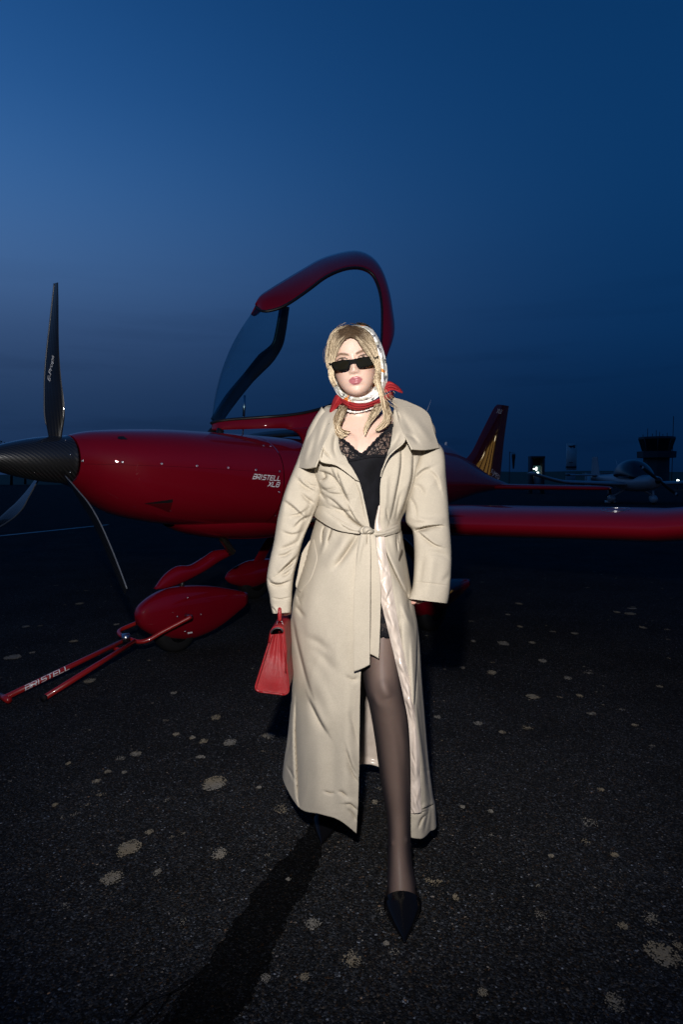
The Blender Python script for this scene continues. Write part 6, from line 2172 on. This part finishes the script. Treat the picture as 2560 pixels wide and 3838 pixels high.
# ------------------------------------------------------------------ background along the edge of the apron
M['bg_dark'] = m_plain('dark_cladding', (0.05, 0.055, 0.06), 0.8, 0.2, 0.6)
M['bg_grey'] = m_plain('grey_panel', (0.26, 0.27, 0.28), 0.7, 0.15, 2)
M['bg_white'] = m_plain('white_panel', (0.62, 0.62, 0.62), 0.6, 0.1, 2)
M['tower_glass'] = mat('tower_glass', (0.01, 0.012, 0.015), 0.25)
M['ac_white'] = mat('white_gelcoat', (0.33, 0.34, 0.36), 0.4, coat=0.3)
M['ac_glass'] = mat('dark_canopy', (0.008, 0.010, 0.014), 0.08, coat=0.6)
M['bark'] = m_plain('bark', (0.05, 0.04, 0.03), 0.9, 0.3, 6)
M['leaf'] = m_plain('dark_leaf', (0.035, 0.055, 0.025), 0.8, 0.4, 3)
M['orange'] = m_plain('windsock_cloth', (0.10, 0.03, 0.015), 0.8, 0.2, 3)


def m_emit(name, col, s):
    m = bpy.data.materials.new(name)
    m.use_nodes = True
    t = NT(m)
    t.t.nodes.remove(t.b)
    e = t.n('Emission'); e.inputs[0].default_value = (*col, 1); e.inputs[1].default_value = s
    t.t.links.new(e.outputs[0], t.out.inputs[0])
    return m


M['lit_white'] = m_emit('lit_lamp', (0.85, 1.0, 0.95), 6.0)
M['lit_screen'] = m_emit('lit_screen', (0.25, 0.75, 0.75), 0.06)
M['lit_warm'] = m_emit('lit_warm', (1.0, 0.80, 0.5), 7.0)


def ground_at(px, D):
    p = W(px, HZ, D)
    return np.array([p[0], D, 0.0])


def zz_(py, D):
    return W(1280, py, D)[2]


# grass beyond the apron and a low rise
g = Geo()
P = np.zeros((12, 60, 3))
for i in range(12):
    for j in range(60):
        x_ = -900 + 1800 * j / 59
        y_ = 95 + i * 70
        P[i, j] = (x_, y_, 0.004 if i == 0 else (i / 11) ** 1.4 * (6.5 + 4.0 * math.sin(x_ * 0.006 + 1.0) + 2.2 * math.sin(x_ * 0.021)))
tag(g.grid(P).build('grass_hill', M['grass']), 'dark grass field rising beyond the apron', kind='structure')


def tree(px, D, py_top, wid, label, seed):
    r_ = random.Random(seed)
    b = ground_at(px, D)
    Ht = zz_(py_top, D)
    t = empty('tree', tuple(b), label, 'tree', 'trees at the edge of the airfield')
    tg2 = Geo().tube([b, b + [0.1, 0, Ht * .35], b + [0.0, 0, Ht * .7]], [Ht * .035, Ht * .028, Ht * .012], 8)
    for k in range(5):
        a = r_.uniform(0, 6.28)
        s0 = b + [0, 0, Ht * r_.uniform(.3, .55)]
        tg2.tube([s0, s0 + np.array([math.cos(a), math.sin(a), 0.9]) * Ht * 0.2], [Ht * .014, Ht * .005], 6)
    tg2.build('trunk', M['bark'], t)
    c = Geo()
    lobes = [(r_.uniform(-.6, .6) * wid, r_.uniform(-.5, .5) * wid, Ht * r_.uniform(.45, .85), wid * r_.uniform(.25, .5)) for _ in range(9)]
    for _ in range(900):
        lx, ly, lz, lr = r_.choice(lobes)
        a, e, q = r_.uniform(0, 6.28), r_.uniform(-1.5, 1.5), r_.random() ** 0.4
        p = b + [lx + lr * q * math.cos(a) * math.cos(e), ly + lr * q * math.sin(a) * math.cos(e), min(lz + lr * 0.8 * q * math.sin(e), Ht)]
        s = Ht * r_.uniform(.014, .035)
        d1 = np.array([r_.uniform(-1, 1), r_.uniform(-1, 1), r_.uniform(-1, 1)]) * s
        d2 = np.array([r_.uniform(-1, 1), r_.uniform(-1, 1), r_.uniform(-1, 1)]) * s
        c.add([p - d1, p + d2, p + d1, p - d2], [[0, 1, 2, 3]])
    c.build('crown', M['leaf'], t, smooth=False)
    return t


for k, (px, D, pt_, wd_) in enumerate([(-12, 86, 1652, 3.2), (40, 92, 1664, 2.8), (92, 98, 1678, 2.6)]):
    tree(px, D, pt_, wd_, ['tallest dark tree behind the spinner tip, at the picture edge', 'middle dark tree of three beyond the spinner', 'lowest dark tree of three, nearest the propeller blade'][k], k)

# windsock, hanging slack
D = 80
b = ground_at(1925, D)
ws = empty('windsock', tuple(b), 'slack dark windsock hanging from a mast right of the tail fin', 'windsock')
ztop = zz_(1702, D)
Geo().tube([b + [-.5, 0, 0], b + [-.5, 0, ztop + .3]], 0.05, 8).build('mast', M['bg_dark'], ws)
C = [b + [0.0, 0, zz_(q, D)] for q in (1702, 1712, 1726, 1742, 1757)]
Geo().tube([b + [-.5, 0, ztop + .2], b + [.22, 0, ztop + .1]], 0.03, 6).build('arm', M['bg_dark'], ws)
Geo().tube(C, [.22, .24, .17, .14, .08], 12).build('sock', M['orange'], ws)

# fuel point kiosk with lit display
D = 46
b = ground_at(2011, D)
ks = empty('fuel_kiosk', tuple(b), 'dark fuel kiosk with small lit display, right of the windsock', 'kiosk')
w_ = 52 / FPX * D
zt = zz_(1711, D)
Geo().box(b + [-w_ * .43, 0, zt / 2], (w_ * .13, 0.7, zt)).build('side_post', M['bg_dark'], ks)
Geo().box(b + [w_ * .43, 0, zt / 2], (w_ * .13, 0.7, zt)).build('side_post', M['bg_dark'], ks)
Geo().box(b + [0, 0, zt - .05], (w_ * .98, 0.8, 0.14)).build('roof', M['bg_dark'], ks)
Geo().box(b + [0, .3, zt * .55], (w_ * .7, 0.06, zt * .85)).build('back_panel', M['bg_dark'], ks)
Geo().box(b + [w_ * .12, .05, zt * .30], (w_ * .55, 0.3, zt * .36)).build('pump_cabinet', M['bg_grey'], ks)
Geo().box(b + [w_ * .06, .2, zz_(1757, D)], (0.10, 0.04, 0.24)).build('display', M['lit_white'], ks)
Geo().box(b + [w_ * .18, .2, zz_(1771, D)], (0.12, 0.04, 0.07)).build('display', M['lit_white'], ks)
Geo().box(b + [-w_ * .1, .2, zz_(1757, D)], (0.12, 0.04, 0.05)).build('display', M['lit_white'], ks)
Geo().box(b + [w_ * .12, .24, zz_(1765, D)], (w_ * .5, 0.03, 0.75)).build('screen', M['lit_screen'], ks)

# price pylon
D = 60
b = ground_at(2142, D)
sg_ = empty('sign_pylon', tuple(b), 'tall pale sign pylon with dark emblem at the top', 'sign')
w_ = 36 / FPX * D
z0, z1 = zz_(1772, D), zz_(1659, D)
Geo().box(b + [0, 0, (z0 + z1) / 2 + .1], (w_, .22, z1 - z0 - .3)).build('face_panel', M['bg_white'], sg_)
Geo().box(b + [-.02, 0, zz_(1751, D)], (w_ * 1.04, .26, .20)).build('dark_band', M['bg_dark'], sg_)
Geo().box(b + [-.05, 0, z0 / 2], (w_ * .95, .2, z0)).build('base', M['bg_grey'], sg_)
for dx, dz, sx, sz in ((-.16, .02, .34, .10), (.18, .06, .28, .09), (0, -.04, .5, .09), (.2, -.12, .14, .08), (-.1, -.14, .12, .08)):
    Geo().box(b + [dx, -.115, zz_(1673, D) + dz], (sx, .02, sz)).build('emblem', M['bg_dark'], sg_)
Geo().box(b + [-.1, -.115, zz_(1734, D)], (.36, .02, .06)).build('text_line', M['bg_dark'], sg_)

# long low shed
D = 75
xa, xb = ground_at(2222, D)[0], ground_at(2360, D)[0]
sh = empty('shed', ((xa + xb) / 2, D, 0), 'long low flat-roofed shed between the pylon and the tower', 'building')
zr = zz_(1777, D)
Geo().box(((xa + xb) / 2, D, zr / 2), (xb - xa, 5, zr)).build('wall', M['bg_dark'], sh)
Geo().box(((xa + xb) / 2, D, zr + .08), (xb - xa + .4, 5.4, .14)).build('roof', M['bg_grey'], sh)
for k in range(4):
    Geo().box((xa + (xb - xa) * (k + .6) / 4.3, D - 2.53, zr * .45), (.8, .05, .8)).build('window', M['tower_glass'], sh)
b = ground_at(2206, 55)
bx_ = empty('utility_cabinet', tuple(b), 'pale utility cabinet left of the long shed', 'cabinet')
Geo().box(b + [0, 0, zz_(1772, 55) / 2], (.42, .4, zz_(1772, 55))).build('case', M['bg_grey'], bx_)
Geo().box(b + [0, -.21, zz_(1772, 55) * .5], (.34, .02, zz_(1772, 55) * .7)).build('door', M['bg_white'], bx_)

# control tower
D = 110
b = ground_at(2460, D)
tw = empty('control_tower', tuple(b), 'squat control tower with flared glass cab and roof aerials', 'tower')
f_ = D / FPX


def oct_(pxw, z, n=8, ph=math.pi / 8):
    return [b + [0.9 * pxw * f_ / 2 * math.cos(ph + k * 2 * math.pi / n) / math.cos(math.pi / n), 0.9 * pxw * f_ / 2 * math.sin(ph + k * 2 * math.pi / n) / math.cos(math.pi / n), z] for k in range(n)]


def prism(name, secs, mt):
    g = Geo().grid(np.array([oct_(w, zz_(q, D)) for w, q in secs]), cv=True)
    k = len(secs)
    g.f.append(list(range(8))); g.f.append(list(range((k - 1) * 8, k * 8)))
    return g.build(name, mt, tw, smooth=False)


prism('shaft', [(92, 1812), (92, 1716)], M['bg_dark'])
prism('gallery', [(136, 1716), (138, 1692)], M['bg_dark'])
prism('glass_cab', [(98, 1690), (126, 1646)], M['tower_glass'])
prism('roof', [(130, 1646), (128, 1638)], M['bg_dark'])
for k in range(8):
    p0, p1 = oct_(99, zz_(1690, D))[k], oct_(127, zz_(1646, D))[k]
    Geo().tube([p0, p1], 0.07, 6).build('mullion', M['bg_dark'], tw)
for k, (px, q) in enumerate(((2425, 1606), (2443, 1625), (2457, 1612), (2470, 1618), (2482, 1626), (2498, 1622), (2408, 1628))):
    c = ground_at(px, D)
    Geo().tube([c + [0, 0, zz_(1640, D)], c + [0, 0, zz_(q, D)]], 0.05, 6).build('aerial', M['bg_dark'], tw)
c = ground_at(2520, D)
Geo().tube([c + [0, 0, 0], c + [0, 0, zz_(1560, D)]], 0.06, 6).build('mast', M['bg_dark'], tw)

# lamp by the apron
b = ground_at(2543, 60)
lp = empty('apron_lamp', tuple(b), 'small lit white lamp on a low post, far right', 'lamp')
Geo().tube([b, b + [0, 0, zz_(1806, 60)]], 0.04, 8).build('post', M['bg_dark'], lp)
Geo().ball(b + [0, 0, zz_(1802, 60)], 0.12, 12, 8).build('lamp_head', M['lit_white'], lp)

# marker cone at the end of the stabilizer line
b = ground_at(2288, 31)
b = G(2288, 1884)
cn = empty('marker_cone', tuple(b), 'dark red marker cone with pale foot beyond the stabilizer tip', 'cone')
D = b[1]
Geo().tube([b + [0, 0, .02], b + [-.02, 0, zz_(1850, D)], b + [-.06, 0, zz_(1817, D)]], [.17, .10, .04], 16).build('cone_body', M['dark_shaded_red'], cn)
Geo().box(b + [0.0, 0, .05], (.36, .36, .10)).build('foot', M['bg_white'], cn)

# ------------------------------------------------------------------ white airplane parked behind
D = 27.0
wb = G(2440, 1893)
wp = empty('airplane', tuple(wb), 'white low-wing airplane with dark bubble canopy, parked at the far right', 'airplane')
yw2 = R(-64)          # nose towards the camera, turned to the right
AX2 = np.array([-math.cos(R(68)), math.sin(R(68)), 0]); AX2 = np.array([-0.10, 0.995, 0.0])   # towards its tail
VX2 = np.array([-0.995, -0.10, 0.0])                                                               # towards its left wing in the picture
UP = np.array([0, 0, 1.0])
NO = np.array([W(2468, 1822, wb[1])[0], wb[1], 0.0])


def P2(L, v, z): return NO + AX2 * L + VX2 * v + UP * z


st2 = [(0.0, .16, 1.06, .14, .14), (.2, .34, 1.02, .24, .28), (.7, .48, .98, .32, .36), (1.3, .56, .96, .38, .40), (2.2, .58, .98, .42, .42), (3.2, .42, 1.04, .36, .36), (4.6, .20, 1.12, .20, .20), (5.9, .07, 1.18, .10, .10)]
Cs = cr(st2, 40)
P = np.array([[P2(L, w * math.cos(a), zc + (ht if math.sin(a) > 0 else hb2) * math.sin(a)) for a in np.linspace(0, 2 * math.pi, 28, endpoint=False)] for L, w, zc, ht, hb2 in Cs])
g = Geo().grid(P, cv=True); g.f.append(list(range(28)))
g.build('fuselage', M['ac_white'], wp)
Cs = cr([(0.9, .10, 1.14, .05, .05), (1.1, .52, 1.20, .34, .2), (1.7, .74, 1.28, .70, .2), (2.5, .66, 1.30, .68, .2), (3.1, .34, 1.30, .28, .1), (3.4, .10, 1.30, .06, .05)], 24)
P = np.array([[P2(L, w * math.cos(a), zc + (ht if math.sin(a) > 0 else hb2) * math.sin(a)) for a in np.linspace(0, 2 * math.pi, 28, endpoint=False)] for L, w, zc, ht, hb2 in Cs])
Geo().grid(P, cv=True).build('canopy', M['ac_glass'], wp)
for sgn in (1, -1):
    P = np.array([[P2(1.5 + x_ * (1.4 - .1 * v), sgn * v, .86 + .035 * v + (0.20 * max(0, v - 3.4) ** 1.3) + y_ * 0.9 * (1.4 - .1 * v)) for x_, y_ in AF] for v in np.linspace(.4, 4.95, 14)])
    g = Geo().grid(P, cv=True); g.f.append([13 * len(AF) + j for j in range(len(AF))])
    g.build('wing', M['ac_white'], wp)
    P = np.array([[P2(5.2 + x_ * .7, sgn * v, 1.3 + y_ * .5) for x_, y_ in AF] for v in np.linspace(.05, 1.5, 6)])
    Geo().grid(P, cv=True).build('stabilizer', M['ac_white'], wp)
    Geo().tube([P2(1.9, sgn * .45, .62), P2(1.95, sgn * 1.0, .32)], [.05, .035], 8).build('main_leg', M['ac_white'], wp)
    Geo().ball(P2(2.0, sgn * 1.02, .22), .2, 16, 10, (.75, 1.5, .9)).build('wheel_fairing', M['ac_white'], wp)
    Geo().ball(P2(1.95, sgn * 1.02, .14), .14, 16, 10, (.45, 1, 1)).build('wheel', M['rubber'], wp)
P = np.array([[P2(5.0 + .35 * t + x_ * (1.0 - .45 * t), y_ * .6, 1.15 + 1.1 * t) for x_, y_ in AF] for t in np.linspace(0, 1, 6)])
Geo().grid(P, cv=True).build('tail_fin', M['ac_white'], wp)
Geo().tube([P2(.35, 0, .62), P2(.28, 0, .30)], [.045, .035], 8).build('nose_leg', M['ac_white'], wp)
Geo().ball(P2(.30, 0, .24), .19, 16, 10, (.7, 1.5, .95)).build('nose_fairing', M['ac_white'], wp)
Geo().ball(P2(.30, 0, .14), .14, 16, 10, (.45, 1, 1)).build('wheel', M['rubber'], wp)
P = np.array([[P2(-.22 + .24 * t, .15 * math.sin(math.pi / 2 * t) * math.cos(a), 1.06 + .15 * math.sin(math.pi / 2 * t) * math.sin(a)) for a in np.linspace(0, 2 * math.pi, 16, endpoint=False)] for t in np.linspace(0.02, 1, 8)])
Geo().grid(P, cv=True).build('spinner', M['black'], wp)
for a0 in (R(54), R(234)):
    S = VX2 * math.sin(a0) + UP * math.cos(a0); T = VX2 * math.cos(a0) - UP * math.sin(a0)
    hub = P2(-.08, 0, 1.06)
    P = np.array([[hub + S * r_ + T * .06 * k * math.cos(w) + AX2 * .02 * math.sin(w) for w in np.linspace(0, 2 * math.pi, 10, endpoint=False)] for r_, k in ((.1, .7), (.35, 1.3), (.75, 1.3), (1.08, .8))])
    Geo().grid(P, cv=True).build('propeller_blade', M['black'], wp)
    P = np.array([[hub + S * r_ + T * .058 * math.cos(w) + AX2 * .022 * math.sin(w) for w in np.linspace(0, 2 * math.pi, 10, endpoint=False)] for r_ in (.92, 1.0)])
    Geo().grid(P, cv=True).build('blade_band', M['bg_white'], wp)
Geo().tube([P2(3.3, 0, 1.5), P2(3.5, 0, 2.05)], 0.012, 6).build('antenna', M['bg_white'], wp)

# ------------------------------------------------------------------ lit hangar to the right, outside the picture: the glossy tail fin mirrors its doorway
hg = empty('hangar', (38.0, 23.5, 0), 'lit hangar beyond the right picture edge, mirrored in the tail fin', 'hangar')
HD = np.array([-0.92, -0.39, 0.0]); HS = np.array([0.39, -0.92, 0.0])      # towards the airplane / along its front
hc = np.array([38.0, 23.5, 0.0])


def hbox(name, s0, s1, d0, d1, z0, z1, mt):
    v = [hc + HS * s + HD * -d + [0, 0, z] for z in (z0, z1) for s, d in ((s0, d0), (s1, d0), (s1, d1), (s0, d1))]
    return mk(name, v, [[3, 2, 1, 0], [4, 5, 6, 7], [0, 1, 5, 4], [1, 2, 6, 5], [2, 3, 7, 6], [3, 0, 4, 7]], mt, hg, smooth=False)


M['lit_hall'] = m_emit('lit_hall', (1.0, 0.55, 0.14), 0.8)
hbox('wall', -12, -4.2, 0, 9, 0, 6.0, M['bg_grey'])
hbox('wall', 4.2, 12, 0, 9, 0, 6.0, M['bg_grey'])
hbox('lintel', -4.2, 4.2, 0.02, 9, 4.4, 6.0, M['bg_grey'])
hbox('roof', -12.4, 12.4, -0.4, 9.4, 6.02, 6.4, M['bg_dark'])
hbox('lit_back_wall', -4.15, 4.15, 8.6, 8.9, 0.02, 4.38, M['lit_hall'])
for k, s in enumerate((-2.6, -1.2, 0.5, 2.3)):
    hbox('door_post', s - .22, s + .22, .3, .5, 0.0, 4.38, M['bg_dark'])
for s in (-3.2, 1.4):
    p = hc + HS * s - HD * 1.0 + [0, 0, 3.9]
    Geo().ball(p, .20, 12, 8).build('lamp', M['lit_warm'], hg)
